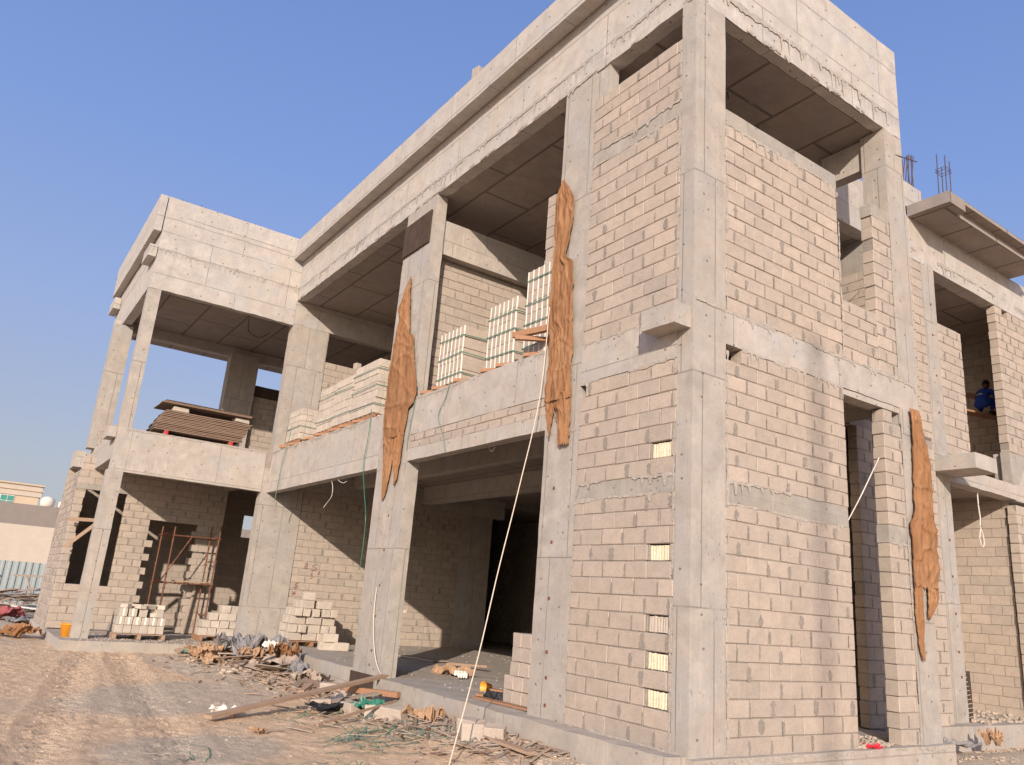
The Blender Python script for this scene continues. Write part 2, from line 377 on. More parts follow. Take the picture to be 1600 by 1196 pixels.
# ------------------------------------------------------------------ ground
def smooth(a, b, x):
    t = max(0, min(1, (x - a) / (b - a))); return t * t * (3 - 2 * t)
def gz(x, y):
    p = Vector((x, y, 0))
    z = -.47 + .03 * noise.noise(p * .35) + .012 * noise.noise(p * 1.7) + .006 * noise.noise(p * 6)
    # spoil against the plinths and under the heaps
    d = math.exp(-((x + 2.6) ** 2 / 6 + (y + .5) ** 2 / .5)); z += .16 * d
    z += .13 * math.exp(-((x + 13) ** 2 / 5 + (y + 1.2) ** 2 / 1.2))
    z += .26 * math.exp(-((x - .2) ** 2 / .55 + (y - 8.6) ** 2 / 1.6)) + .16 * math.exp(-((x - .3) ** 2 / .8 + (y - 6.4) ** 2 / 1.))
    z += .35 * math.exp(-((x + 33) ** 2 / 14 + (y + 5.5) ** 2 / 2.5))
    near = smooth(-24, -16, x) * smooth(4, 1, x) * smooth(1, -1, y)
    if near > 0:
        # rough footprints and clods
        r = noise.noise(p * 3.1 + Vector((4, 2, 0))); z += near * .026 * max(0, r) + near * .013 * noise.noise(p * 13) + near * .012 * noise.noise(p * 7.3)
        # ripple of old tyre cleats pressed into the orange sand
        rip = smooth(.05, .3, noise.noise(p * .42 + Vector((1.7, .4, 0))) + .22 * smooth(-8, -12, x) + .2 * smooth(-4.6, -5.4, y))
        wq = noise.noise(p * 1.1) * 1.2
        z += near * rip * .016 * (1 if math.sin(x * 19 + y * 8 + wq * 3) > -.1 else -.6) * (.6 + .4 * math.sin(y * 15 - x * 4 + wq * 2))
        # tyre tracks: two ruts with chevrons running away to the left
        for off, ln in ((0, 1), (1.9, 1)):
            cx = -5.9 - off * .2; cyy = -5.55 + (x + 5.0) * -.10 + off * .62 if off else -5.75 + (x + 5) * -.16
            dd = abs(y - cyy)
            if dd < .34:
                e = smooth(.34, .22, dd)
                z += near * e * (-.016 + .014 * (1 if math.sin((x - dd * 1.3) * 26) > 0.1 else -1) * smooth(.3, .2, dd))
            elif dd < .5: z += near * .012 * (1 - abs(dd - .42) / .08)
    return z
def lines(a, b, fa, fb, coarse, fine):
    xs = []; x = fa
    while x < fb: xs.append(x); x += fine
    st = fine; x = fb
    while x < b: xs.append(x); st = min(st * 1.25, coarse); x += st
    xs.append(b); st = fine; x = fa
    while x > a: st = min(st * 1.25, coarse); x -= st; xs.insert(0, x)
    xs[0] = a; return xs
gx = lines(-900, 700, -17.5, 1.5, 90, .055); gy = lines(-700, 900, -7.0, .2, 90, .045)
me = bpy.data.meshes.new('ground'); V = [(x, y, gz(x, y)) for y in gy for x in gx]; nx = len(gx)
F = [(j * nx + i, j * nx + i + 1, (j + 1) * nx + i + 1, (j + 1) * nx + i) for j in range(len(gy) - 1) for i in range(nx - 1)]
me.from_pydata(V, [], F); me.polygons.foreach_set('use_smooth', [True] * len(F)); me.update()
ground = bpy.data.objects.new('ground', me); C.objects.link(ground); ground['kind'] = 'structure'
def ground_mat():
    m, t, b = mat_new('sand', .95, .1)
    co = N(t, 'ShaderNodeTexCoord').outputs['Object']
    sx = N(t, 'ShaderNodeSeparateXYZ'); t.links.new(co, sx.inputs[0])
    big = tex_noise(t, co, .35, 5, .6, .6); med = tex_noise(t, co, 2.2, 6, .65, .5); fine = tex_noise(t, co, 18, 6, .75); peb = tex_noise(t, co, 70, 4, .8)
    sand = mixc(t, ramp(t, med, .3, .7), (.63, .445, .285), (.75, .555, .38))
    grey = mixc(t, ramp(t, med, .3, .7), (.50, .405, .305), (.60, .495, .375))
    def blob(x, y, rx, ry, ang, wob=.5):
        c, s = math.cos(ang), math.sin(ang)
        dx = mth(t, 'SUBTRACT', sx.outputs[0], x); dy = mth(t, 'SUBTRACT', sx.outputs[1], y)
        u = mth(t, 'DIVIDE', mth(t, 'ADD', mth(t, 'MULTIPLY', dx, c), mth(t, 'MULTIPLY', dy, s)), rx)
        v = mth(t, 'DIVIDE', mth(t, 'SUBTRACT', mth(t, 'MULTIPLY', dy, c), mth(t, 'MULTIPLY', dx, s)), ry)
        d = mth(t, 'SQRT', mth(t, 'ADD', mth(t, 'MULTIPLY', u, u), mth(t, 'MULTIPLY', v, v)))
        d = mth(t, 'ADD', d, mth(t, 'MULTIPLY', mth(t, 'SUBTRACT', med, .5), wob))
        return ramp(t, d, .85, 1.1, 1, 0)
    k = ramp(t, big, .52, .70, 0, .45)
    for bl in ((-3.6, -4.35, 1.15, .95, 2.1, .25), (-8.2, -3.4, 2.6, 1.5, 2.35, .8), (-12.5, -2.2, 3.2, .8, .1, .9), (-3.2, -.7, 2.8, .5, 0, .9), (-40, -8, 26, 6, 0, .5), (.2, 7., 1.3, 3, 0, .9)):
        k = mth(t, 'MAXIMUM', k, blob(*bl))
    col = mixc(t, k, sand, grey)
    col = mixc(t, ramp(t, fine, .5, .75, 0, .45), col, (.30, .23, .17))
    col = mixc(t, ramp(t, fine, .45, .3, 0, .35), col, (.66, .52, .39))
    col = mixc(t, ramp(t, peb, .62, .72, 0, .6), col, (.60, .52, .44))
    t.links.new(col, b.inputs['Base Color'])
    bump(t, b, mth(t, 'ADD', mth(t, 'ADD', mth(t, 'MULTIPLY', fine, 1.), mth(t, 'MULTIPLY', peb, .45)), mth(t, 'MULTIPLY', tex_noise(t, co, 6.5, 5, .7, 1.), 1.6)), .9, .035)
    return m
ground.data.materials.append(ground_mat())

# ------------------------------------------------------------------ the unfinished building
B = thing('unfinished_building', 'two-storey unfinished concrete frame building with grey block infill walls', 'building')
sd_ = [0]
def con(name, *boxes, m=CON, seg=.22, jit=.007, parent=B, rag=0.):
    mb = MB()
    for bx in boxes:
        sd_[0] += 1.7; mb.cbox(*bx, seg=seg, jit=jit, seed=sd_[0], rag=rag)
    return mb.build(name, m, parent)
def wall(name, axis, face, u0, u1, z0, z1, thick=.2, sgn=-1, holes=(), phase=0, seed=1, H=.21, L=.42, tooth=None, skip=(), smear=1., tone0=.5, bm=BLOCK, lod=False, foam=()):
    """block wall. axis 'y': face in plane y=face, runs along x; axis 'x': face in plane x=face, runs along y.
       sgn: outward direction of the face along that axis."""
    rnd = random.Random(seed); mb = MB(); n = max(1, round((z1 - z0) / H)); h = (z1 - z0) / n
    a, b = (face - sgn * thick, face); lo, hi = min(a, b), max(a, b)
    def put(ua, ub, za, zb, inset, mi, tone, cham, off=0):
        l, hh = lo + inset, hi - inset
        if sgn > 0: hh += off
        else: l -= off
        if axis == 'y': args = (ua, ub, l, hh, za, zb)
        else: args = (l, hh, ua, ub, za, zb)
        if cham: mb.bbox(*args, c=rnd.uniform(.005, .010), mi=mi, tone=tone, jit=.0038, rnd=rnd)
        else: mb.box(*args, mi=mi, tone=tone)
    def spans(ua, ub, za, zb):
        sp = [(ua, ub)]
        for hu0, hu1, hz0, hz1 in holes:
            if hz0 < (za + zb) / 2 < hz1:
                ns = []
                for p, q in sp:
                    if hu1 <= p or hu0 >= q: ns.append((p, q)); continue
                    if p < hu0 - .03: ns.append((p, hu0))
                    if q > hu1 + .03: ns.append((hu1, q))
                sp = ns
        return sp
    for k in range(n):
        za = z0 + k * h; zb = za + h
        for p, q in spans(u0, u1, za, zb):
            e0 = e1 = 0.
            if tooth:     # racked-back toothing at a hole's edges
                if abs(q - tooth[0]) < .02: e1 = (-.18 if k % 2 else 0) + rnd.uniform(-.03, .03)
                if abs(p - tooth[1]) < .02: e0 = (.16 if k % 2 else -.02) + rnd.uniform(-.04, .04)
            p += e0; q += e1
            if q - p < .03: continue
            put(p + .03, q - .03, za, zb, .011, 1, .5, False)
            u = u0 + ((k + phase) % 2) * -L / 2 + rnd.uniform(-.025, .025)
            while u < q:
                ln = L + rnd.uniform(-.012, .012)
                ua, ub = max(u, p), min(u + ln, q); u += ln
                if ub - ua < .05: continue
                if any(s0 < (ua + ub) / 2 < s1 and s2 < (za + zb) / 2 < s3 for s0, s1, s2, s3 in skip): continue
                g = .006; tn = max(0, min(1, tone0 + rnd.gauss(0, .15)))
                put(ua + g, ub - g, za + g * rnd.uniform(.6, 1.3), zb - g * rnd.uniform(.3, 1.1), .0, 0, tn, not lod, rnd.uniform(-.003, .004))
                if smear and ub < q - .05 and rnd.random() < .78 * smear:
                    # slopped mortar over the upright joint: an irregular skin, proud of the block
                    wd = rnd.choice((rnd.uniform(.008, .022), rnd.uniform(.015, .055))); zs = za + rnd.uniform(-.01, .03); ze = zb - rnd.uniform(0, .06)
                    c0 = ub + rnd.uniform(-.012, .012); m_ = 5; L_, R__ = [], []
                    for q_ in range(m_ + 1):
                        z_ = zs + (ze - zs) * q_ / m_; ww = wd * rnd.uniform(.45, 1.15) * (.5 if q_ in (0, m_) else 1)
                        L_.append((c0 - ww, z_)); R__.append((c0 + ww * rnd.uniform(.6, 1.2), z_))
                    o_ = face + sgn * .0055
                    for q_ in range(m_):
                        pts = [L_[q_], R__[q_], R__[q_ + 1], L_[q_ + 1]]
                        P = [((u_, o_, z_) if axis == 'y' else (o_, u_, z_)) for u_, z_ in pts]
                        if (axis == 'y') == (sgn > 0): P = P[::-1]
                        mb.quad(P, 1, .5)
    return mb.build(name, [bm, MORT], B)

L = -16.7; TH = .2; LB = -20.0
def grout(axis, face, sgn, u0, u1, z, seed, up=.03, dn=.07, run=.16, vert=False, off=.007, m=None, gap=.15):
    """rough line of leaked grout or slopped mortar: an uneven skin a few mm proud of the face, with drips"""
    mb = MB(); u = u0; st = .028; o_ = face + sgn * off; prev = None; rnd = random.Random(seed)
    def P(u_, z_):
        if vert: u_, z_ = z_, u_
        return (u_, o_ + sgn * .004 * noise.noise(Vector((u_ * 9, z_ * 9, seed))), z_) if axis == 'y' else (o_ + sgn * .004 * noise.noise(Vector((u_ * 9, z_ * 9, seed))), u_, z_)
    dripc = 0; dl = 0
    while u < u1:
        a = noise.noise(Vector((u * 3.1, seed, 0))); b_ = noise.noise(Vector((u * 14., seed, 3))); c_ = noise.noise(Vector((u * 1.2, seed, 7)))
        if dripc <= 0 and rnd.random() < .09: dripc = rnd.randint(1, 2); dl = run * rnd.uniform(.3, 1.2)
        d_ = dl if dripc > 0 else 0; dripc -= 1
        zt = z + up * (.35 + .8 * a + .5 * b_); zb = z - dn * max(.12, .45 + .9 * c_ + .5 * b_) - (0 if vert else d_)
        cur = (u, zt, zb) if a + c_ > -gap * 2.2 else None
        if cur and prev:
            q = [P(prev[0], prev[2]), P(cur[0], cur[2]), P(cur[0], cur[1]), P(prev[0], prev[1])]
            if (axis == 'x') ^ (sgn > 0) ^ vert: q = q[::-1]
            mb.quad(q)
        prev = cur; u += st
    if mb.f: mb.build('grout_run', m or GROUT, B)['kind'] = 'stuff'
# plinths and floors
con('plinth', (-7.3, -.02, -.30, 3.4, -1.2, -.055), m=CON_OLD, seg=.3, jit=.02)
con('plinth', (-1.5, .10, -.02, 5.62, -1.2, -.075), m=CON_OLD, seg=.3, jit=.012)
con('plinth', (-6, -1.02, 5.7, 13.5, -1.2, -.055), m=CON_OLD, seg=.3, jit=.012)
con('plinth', (L - .3, -7.32, .15, 3.2, -1.2, -.09), m=CON_OLD, seg=.3, jit=.02)
con('plinth', (-25, -15.95, -4.62, .6, -1.2, -.22), m=CON_OLD, seg=.3, jit=.015)
con('floor_slab', (-30, -1.6, 3.0, 14, -.6, -.10), m=CON_OLD, seg=.8)
con('floor_slab', (-26, -17.1, .3, 3.4, -.6, -.11), m=CON_OLD, seg=.8)
# first floor slab and roof slab
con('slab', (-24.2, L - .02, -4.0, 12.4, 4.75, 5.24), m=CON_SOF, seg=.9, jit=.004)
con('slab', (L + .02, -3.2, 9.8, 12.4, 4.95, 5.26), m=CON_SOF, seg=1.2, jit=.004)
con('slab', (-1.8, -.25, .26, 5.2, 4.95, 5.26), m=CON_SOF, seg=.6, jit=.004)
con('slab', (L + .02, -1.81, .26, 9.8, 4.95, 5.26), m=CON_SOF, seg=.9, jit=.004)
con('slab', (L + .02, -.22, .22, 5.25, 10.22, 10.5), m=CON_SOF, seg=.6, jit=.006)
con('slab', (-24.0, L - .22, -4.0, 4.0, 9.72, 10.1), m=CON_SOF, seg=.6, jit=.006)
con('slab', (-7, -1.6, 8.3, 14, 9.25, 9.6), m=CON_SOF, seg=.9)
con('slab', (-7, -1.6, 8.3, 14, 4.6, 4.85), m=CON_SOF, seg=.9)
# main facade columns
con('column', (-.27, 0, 0, .63, -.09, 10.3), m=CON_COL)
con('column', (-3.04, -2.22, .0, .35, -.09, 10.21), m=CON_COL)
con('column', (-2.20, -1.91, .02, .22, 9.55, 10.21), m=CON_COL)
con('column', (-9.10, -7.68, .0, .27, -.5, 10.21), m=CON_COL)
con('column', (L - .35, L, -.16, 1.13, -.5, 4.8), m=CON_COL)
con('column', (L - .35, L + .001, .0, 1.2, 5.2, 9.425), m=CON_COL)
# wing columns
con('column', (L - .30, L - .006, -4.28, -3.94, 5.2, 9.39), m=CON_COL)
con('column', (L - .32, L - .004, -4.33, -3.92, -.25, 4.10), m=CON_COL)
con('column', (-21.7, -21.2, -4.48, -3.92, 5.2, 9.4), m=CON_COL)
con('column', (-22.2, -21.7, -.52, .50, 5.2, 9.5), m=CON_COL)
con('column', (-22.3, -21.8, 2.4, 3.0, 5.2, 9.5), m=CON_COL)
# main facade beams
con('beam', (L + .004, -.004, -.004, .25, 10.21, 11.56), m=CON_U, rag=.03, seg=.16)
con('parapet', (L + .01, -.32, -.32, -.05, 11.54, 12.17), m=CON_U, seg=.2)
con('parapet', (L + .01, -.32, -.046, .12, 11.57, 12.15), m=CON_U, seg=.3)
con('beam', (L + .004, -9.12, .0, .24, 4.07, 5.30), m=CON)
con('lintel', (-7.68, -3.04, -.012, .22, 4.08, 4.33), m=CON)
con('beam', (-7.68, -3.04, -.006, .24, 4.63, 5.43), m=CON)
wall('block_wall', 'y', .0, -7.66, -3.05, 4.33, 4.63, .2, -1, seed=5, H=.155, skip=((-5.9, -5.6, 4.48, 4.63),))
# right facade beams and parapet
con('parapet', (-.2, .0, .252, 5.47, 10.21, 12.12), m=CON_U, rag=.03, seg=.16)
con('beam', (-.3, -.0, .63, 5.44, 4.96, 5.44), m=CON, rag=.012)
con('beam', (-.26, -.02, 3.2, 4.92, 4.86, 4.955), m=CON)
# beams inside seen from below
con('beam', (L - .28, L + .006, -.006, 5.2, 9.43, 10.62), m=CON)
con('beam', (L - .28, L + .002, 1.14, 8.6, 4.3, 4.94), m=CON)
con('beam', (-8.05, -7.75, .275, 4.98, 8.86, 9.68), m=CON)
con('beam', (L + .3, -3.2, 5.1, 5.4, 4.4, 4.94), m=CON)
con('beam', (L + .3, -3.2, 2.6, 2.85, 4.55, 4.94), m=CON)
con('beam', (-1.3, -.24, 4.98, 5.22, 9.6, 10.2), m=CON)
con('beam', (-2.5, -2.2, 5.45, 9.2, 9.98, 11.3), m=CON)
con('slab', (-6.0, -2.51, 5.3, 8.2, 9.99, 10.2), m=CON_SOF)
con('beam', (-22.2, -21.9, -4.4, 4.0, 9.38, 9.72), m=CON)
con('beam', (LB + .01, L - .04, -.42, -.18, 4.32, 4.74), m=CON)
# wing beams and parapets
con('parapet', (L - .2, L + .006, -4.26, -.01, 9.385, 12.29), m=CON_U, rag=.02, seg=.18)
con('parapet', (-24.1, L + .004, -4.49, -4.29, 11.14, 12.29), m=CON_U, seg=.25)
con('beam', (-24.0, L - .21, -4.27, -4.0, 9.45, 11.9), m=CON_U, seg=.25)
con('ledge', (-17.65, L + .002, -4.50, -4.28, 10.33, 10.69), m=CON_U, seg=.2)
con('ledge', (-24.1, -23.0, -4.50, -4.28, 10.45, 10.85), m=CON_U, seg=.2)
con('beam', (L - .24, L, -4.28, -.17, 4.08, 5.28), m=CON)
con('beam', (-24.0, L - .25, -4.27, -4.02, 4.42, 5.22), m=CON)
con('ledge', (-17.5, L - .004, -4.50, -4.29, 4.98, 5.26), m=CON, seg=.2)
con('ledge', (-24.0, -23.0, -4.60, -4.29, 4.75, 5.30), m=CON, seg=.2)
# small ledge at the near corner
con('ledge', (-.64, -.035, -.31, -.004, 5.03, 5.32), m=CON_OLD, seg=.08, jit=.009)
con('beam', (-2.22, -.272, -.004, .22, 4.68, 5.29), m=CON)
# near wall, left of the corner
FO = [(-.72, -.34, 3.376, 3.593), (-.72, -.34, 2.076, 2.29), (-.72, -.34, 1.222, 1.436), (-.71, -.33, .794, 1.008), (-.71, -.33, .367, .581)]
wall('block_wall', 'y', .0, -2.22, -.27, -.06, 2.93, .2, -1, seed=11, holes=FO)
con('tie_beam', (-2.22, -.27, .006, .2, 2.93, 3.16), m=TIE)
wall('block_wall', 'y', .0, -2.22, -.27, 3.16, 4.675, .2, -1, seed=12, phase=1, holes=FO + [(-2.25, -2.1, 4.52, 4.8)])
wall('block_wall', 'y', .0, -2.22, -.27, 5.295, 8.34, .2, -1, seed=13, tone0=.62)
con('tie_beam', (-2.22, -.27, .006, .2, 8.34, 8.60), m=TIE)
wall('block_wall', 'y', .0, -2.22, -.27, 8.60, 9.65, .2, -1, seed=14, phase=1)
for i, (a, b_, c_, d_) in enumerate(FO):
    mb = MB(); k = 7
    for q in range(k):
        fr_ = random.Random(i * 10 + q); x0 = a + .035 + (b_ - a - .05) * q / k; x1 = a + .03 + (b_ - a - .05) * (q + fr_.uniform(.6, .85)) / k
        mb.bbox(x0, x1, .016 + fr_.uniform(0, .01), .07, c_ + .008, d_ - .014 - fr_.uniform(0, .012), c=.006, jit=.004, rnd=fr_)
        mb.box(x1 - .002, x1 + .02, .034, .07, c_ + .010, d_ - .02)
    mb.bbox(a - .004, a + .03, .004, .05, c_ + .004, d_ - .008, c=.008, mi=1)
    mb.bbox(b_ - .012, b_ + .004, .01, .05, c_ + .004, d_ - .008, c=.004, mi=1)
    mb.build('foam_insert', [BLOCK_LT if i == 2 else FOAM, MORT], B)
# right facade walls
wall('block_wall', 'x', .0, .63, 3.30, -.09, 2.85, .2, 1, seed=21)
con('tie_beam', (-.2, -.006, .63, 3.29, 2.85, 3.14), m=TIE)
wall('block_wall', 'x', .0, .63, 3.30, 3.14, 4.955, .2, 1, seed=22, holes=((.6, .95, 4.78, 5.1),))
wall('block_wall', 'x', .0, .63, 3.33, 5.44, 8.36, .2, 1, seed=23, tone0=.6)
con('tie_beam', (-.2, -.006, .63, 3.34, 8.36, 8.60), m=TIE)
wall('block_wall', 'x', .004, 3.34, 4.32, 5.44, 6.42, .2, 1, seed=24, phase=1)
wall('block_wall', 'x', .0, 4.33, 4.89, 5.44, 8.25, .2, 1, seed=25)
con('tie_beam', (-.2, -.004, 4.33, 4.89, 8.25, 8.47), m=TIE)
wall('block_wall', 'x', .0, 4.33, 4.84, -.08, 2.75, .2, 1, seed=26)
con('tie_beam', (-.2, -.004, 4.33, 4.84, 2.75, 3.02), m=TIE)
wall('block_wall', 'x', .0, 4.33, 4.84, 3.02, 4.84, .2, 1, seed=27, holes=((4.6, 4.9, 4.62, 4.9),))
con('column', (-.5, .0, 4.86, 5.46, -.09, 4.955), m=CON_COL)
con('column', (-.45, .0, 4.90, 5.47, 5.445, 10.20), m=CON_COL)
# inner walls
wall('block_wall', 'x', L - .02, 1.14, 8.0, -.1, 4.3, .2, 1, seed=31, smear=.6)
con('column', (L - .3, L + .0, 6.9, 8.1, -.1, 4.9), m=CON_COL)
wall('block_wall', 'x', L - .02, 1.21, 8.0, 5.26, 8.46, .2, 1, seed=32, smear=.4)
wall('block_wall', 'x', -8.0, .28, 5.0, 5.26, 8.85, .2, 1, seed=33, smear=.5)
wall('block_wall', 'x', -3.25, 8.5, 12.0, -.1, 4.97, .2, -1, seed=39, smear=0, lod=True)
wall('block_wall', 'y', 8.5, -3.3, -1.7, -.1, 4.97, .2, -1, seed=40, smear=0, lod=True)
wall('block_wall', 'x', -1.5, .3, 8.5, -.1, 4.96, .2, 1, seed=34, smear=.4)
wall('block_wall', 'y', 12.0, -24.2, -1.6, -.1, 4.97, .2, -1, seed=35, smear=0, lod=True)
wall('block_wall', 'y', 5.0, -24, -1.7, 5.24, 10.26, .2, -1, seed=36, smear=0, lod=True)
wall('block_wall', 'x', -3.6, .3, 5.0, 5.26, 8.6, .2, 1, seed=38, smear=0, lod=True)
# wing walls

wall('block_wall', 'x', LB, -4.60, -.22, -.2, 4.77, .2, 1, seed=41, smear=.8, holes=((-4.36, -3.22, .97, 3.84), (-2.25, -1.12, -.3, 2.78), (-2.42, -1.12, 2.78, 3.02)), tooth=(-2.25, -1.12))
con('lintel', (LB - .2, LB + .014, -4.63, -3.20, 3.80, 3.97), m=TIE)
wall('block_wall', 'y', -4.60, -24.2, LB - .2, -.25, 4.4, .2, -1, seed=42)
wall('block_wall', 'y', 4.5, -24, L - .3, -.1, 4.77, .2, -1, seed=43, smear=0, lod=True)
wall('block_wall', 'x', -24.0, -4.6, 12.2, -.2, 4.77, .2, 1, seed=44, smear=0, lod=True, holes=((1.55, 2.6, 3.2, 4.0),))
wall('block_wall', 'x', -21.95, .55, 4.0, 5.24, 8.10, .2, 1, seed=45, smear=.4)
con('beam', (-22.15, -21.9, .2, 4.0, 8.12, 8.50), m=FILM)
wall('block_wall', 'x', -20.6, -4.3, -3.2, 5.24, 5.9, .2, 1, seed=46)
wall('block_wall', 'y', -4.25, -20.6, L - 1.0, 5.24, 5.5, .2, -1, seed=47)
wall('block_wall', 'y', 4.0, -21.9, L - .3, 5.24, 9.75, .2, -1, seed=48, smear=0, lod=True)
# ------------------------------ second section, set back on the right
XR = -1.35
con('column', (XR - .4, XR, 8.55, 9.06, -.09, 9.26), m=CON_COL)
con('column', (XR - .4, XR - .01, 11.98, 12.5, 4.5, 5.6), m=CON)
con('beam', (XR - .3, XR - .004, 8.1, 14.5, 9.18, 10.16), m=CON_U, rag=.01)
con('parapet', (XR - .2, XR - .012, 8.1, 8.86, 10.41, 11.03), m=CON_U)
con('beam', (XR - .3, XR - .004, 9.06, 14.5, 4.52, 4.86), m=CON, rag=.01)
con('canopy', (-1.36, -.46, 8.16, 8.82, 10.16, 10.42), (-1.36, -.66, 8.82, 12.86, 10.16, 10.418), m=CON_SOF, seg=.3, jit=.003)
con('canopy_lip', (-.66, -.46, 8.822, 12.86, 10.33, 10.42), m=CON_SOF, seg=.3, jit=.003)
con('ledge', (-1.35, -.52, 8.40, 9.24, 4.60, 4.90), m=CON, seg=.2)
wall('block_wall', 'x', XR, 8.15, 8.54, -.05, 9.17, .2, 1, seed=50, smear=.4)
wall('block_wall', 'x', XR, 9.07, 10.05, 4.87, 7.95, .2, 1, seed=51)
wall('block_wall', 'x', XR, 11.86, 14.4, 5.6, 9.17, .2, 1, seed=52, holes=((12.2, 12.5, 8.95, 9.2),))
con('tie_beam', (XR - .2, XR - .006, 11.86, 14.4, 4.87, 5.6), m=TIE)
wall('block_wall', 'x', XR, 11.9, 14.4, -.05, 4.4, .2, 1, seed=53)
wall('block_wall', 'x', -2.9, 5.6, 14.4, -.05, 4.6, .2, 1, seed=54, smear=.5)
wall('block_wall', 'x', -3.9, 8.3, 14.4, 4.86, 9.27, .2, 1, seed=55, smear=.3)
wall('block_wall', 'y', 8.1, -5.5, XR - .01, 5.26, 9.2, .2, -1, seed=56, smear=.3)
con('tie_beam', (-5.5, XR - .02, 8.12, 8.3, 9.2, 10.05), m=TIE)
wall('block_wall', 'y', 13.9, -3.9, XR - .2, 4.86, 9.27, .2, -1, seed=57, smear=.3)
con('slab', (-2.6, -1.17, 5.3, 8.1, 4.95, 5.2), m=CON_SOF)
wall('block_wall', 'x', -1.15, 5.47, 8.12, -.06, 4.955, .18, 1, seed=58)
# cold joints, leaked grout and mortar lines
grout('y', -.004, -1, L, 0, 10.60, 1.3, .03, .06, .22, off=.010); grout('x', .0, 1, .02, 5.46, 10.62, 2.3, .04, .09, .26, off=.012)
grout('x', L + .006, 1, -4.25, -.05, 10.60, 3.3, .02, .03, .10, off=.010, gap=.05); grout('x', L + .006, 1, -4.4, -.4, 11.78, 4.3, .01, .012, .0, off=.010)
grout('y', -.004, -1, L, 0, 10.26, 5.3, .02, .06, .05, off=.012, gap=-.05); grout('x', .0, 1, .7, 4.9, 10.26, 6.3, .03, .07, .06, off=.012, gap=-.02)
grout('x', .0, 1, .05, 5.44, 5.44, 7.3, .05, .05, .08, off=.008); grout('y', .0, -1, -2.2, -.65, 5.29, 8.3, .03, .04, .05, off=.010)
for sd0, (uu0, uu1, zz, ax) in enumerate(((-2.22, -.27, 2.93, 'y'), (-2.22, -.27, 3.16, 'y'), (-2.22, -.27, 8.35, 'y'), (-2.22, -.27, 8.60, 'y'), (.63, 3.28, 2.85, 'x'), (.63, 3.28, 3.14, 'x'), (.63, 3.32, 8.36, 'x'), (4.35, 4.84, 2.76, 'x'), (-2.22, -.27, 4.68, 'y'), (.95, 3.28, 4.96, 'x'))):
    grout(ax, 0., 1 if ax == 'x' else -1, uu0, uu1, zz, 20.1 + sd0 * 3.7, .03, .05, .12, off=.008)
for sd0, (zz0, zz1, uu, ax) in enumerate(((-.05, 4.6, -.285, 'y'), (-.05, 4.6, -2.20, 'y'), (5.3, 9.6, -.285, 'y'), (5.3, 9.5, -2.20, 'y'), (-.05, 4.9, .655, 'x'), (5.45, 8.5, .655, 'x'), (-.05, 4.8, 4.845, 'x'), (5.45, 8.4, 4.885, 'x'), (5.45, 8.3, 3.34, 'x'))):
    grout(ax, 0., 1 if ax == 'x' else -1, zz0, zz1, uu, 60.1 + sd0 * 2.9, .035, .035, 0, vert=True, off=.009, gap=.1)
grout('y', -.02, -1, -2.2, -.02, -.05, 90.3, .03, .08, .06, off=.006, m=None); grout('x', .10, 1, .0, 5.5, -.09, 91.3, .02, .05, .05, off=.006)
grout('x', L, 1, -4.1, -.2, 5.26, 92.3, .03, .05, .08, off=.010); grout('y', 0., -1, L, -9.2, 5.28, 93.3, .03, .05, .10, off=.010); grout('y', -.006, -1, -7.6, -3.1, 5.41, 94.3, .02, .05, .1, off=.008)
grout('x', -1.354, 1, 8.2, 14.4, 9.45, 95.3, .03, .08, .15, off=.010); grout('x', L, 1, -.1, 1.1, 3.9, 96.3, .04, .05, .3, off=.008)
grout('y', -.0, -1, -9.1, -7.7, 4.05, 97.3, .03, .06, .3, off=.008); grout('y', -.0, -1, -3.0, -2.25, 4.0, 98.3, .03, .06, .3, off=.008)
#OBJECTS
# ------------------------------------------------------------------ marks and small fixings on the building
def strokes(name, plane, val, ls, r, m, parent=B, off=.006):
    mb = MB()
    for l in ls:
        pts = [((val + off, u, z) if plane == 'x' else (u, val - off, z)) for u, z in l]
        mb.tube(pts, r, 5)
    return mb.build(name, m, parent)
PAINT = plain('red marker paint', (.30, .035, .05), .8, .3, 30)
def glyph(u, z, s, pts): return [[(u + a * s, z + b * s) for a, b in l] for l in pts]
G2 = [[(0, .8), (.3, 1), (.6, .75), (.1, .35), (0, .05), (.35, .15), (.7, 0)]]
GLT = [[(.9, 1), (0, .55), (.9, .1)], [(-.2, -.15), (.9, -.2)]]
G3 = [[(0, 1), (.5, .9), (.2, .6), (.6, .35), (.3, .05), (0, .1)]]
GX = [[(0, 0), (.8, .9)], [(0, .9), (.8, 0)], [(-.1, .45), (.9, .5)]]
strokes('painted_mark', 'x', L - .02, glyph(1.50, 2.0, .16, G2) + glyph(1.74, 2.0, .17, GLT) + glyph(1.72, 1.72, .14, G3) + glyph(1.95, 1.85, .11, G2), .008, PAINT)
strokes('painted_mark', 'x', L - .02, glyph(1.28, 1.45, .13, GLT) + glyph(1.24, 1.20, .14, GX) + glyph(1.55, 1.12, .15, G3), .008, PAINT)
strokes('painted_mark', 'x', -1.5, [[(5.95, 1.25), (6.1, 1.5), (6.25, 1.3)], [(6.1, 1.48), (6.12, 1.0)]] + glyph(6.35, .55, .3, GX), .014, PAINT)
strokes('painted_mark', 'x', -2.9, glyph(14.0, 1.25, .2, GX) + glyph(14.1, .95, .2, GLT) + glyph(14.0, .45, .2, GX) + glyph(14.2, .3, .18, G3), .012, PAINT)
def jbox(x, y, z, nm='junction_box'):
    mb = MB(); mb.bbox(x - .03, x + .012, y - .06, y + .06, z - .05, z + .05, c=.006); mb.box(x + .012, x + .014, y - .035, y + .035, z - .03, z + .03)
    mb.build(nm, WHITE, B)
jbox(L - .015, 5.05, .95); jbox(-2.9, 13.2, 1.1)
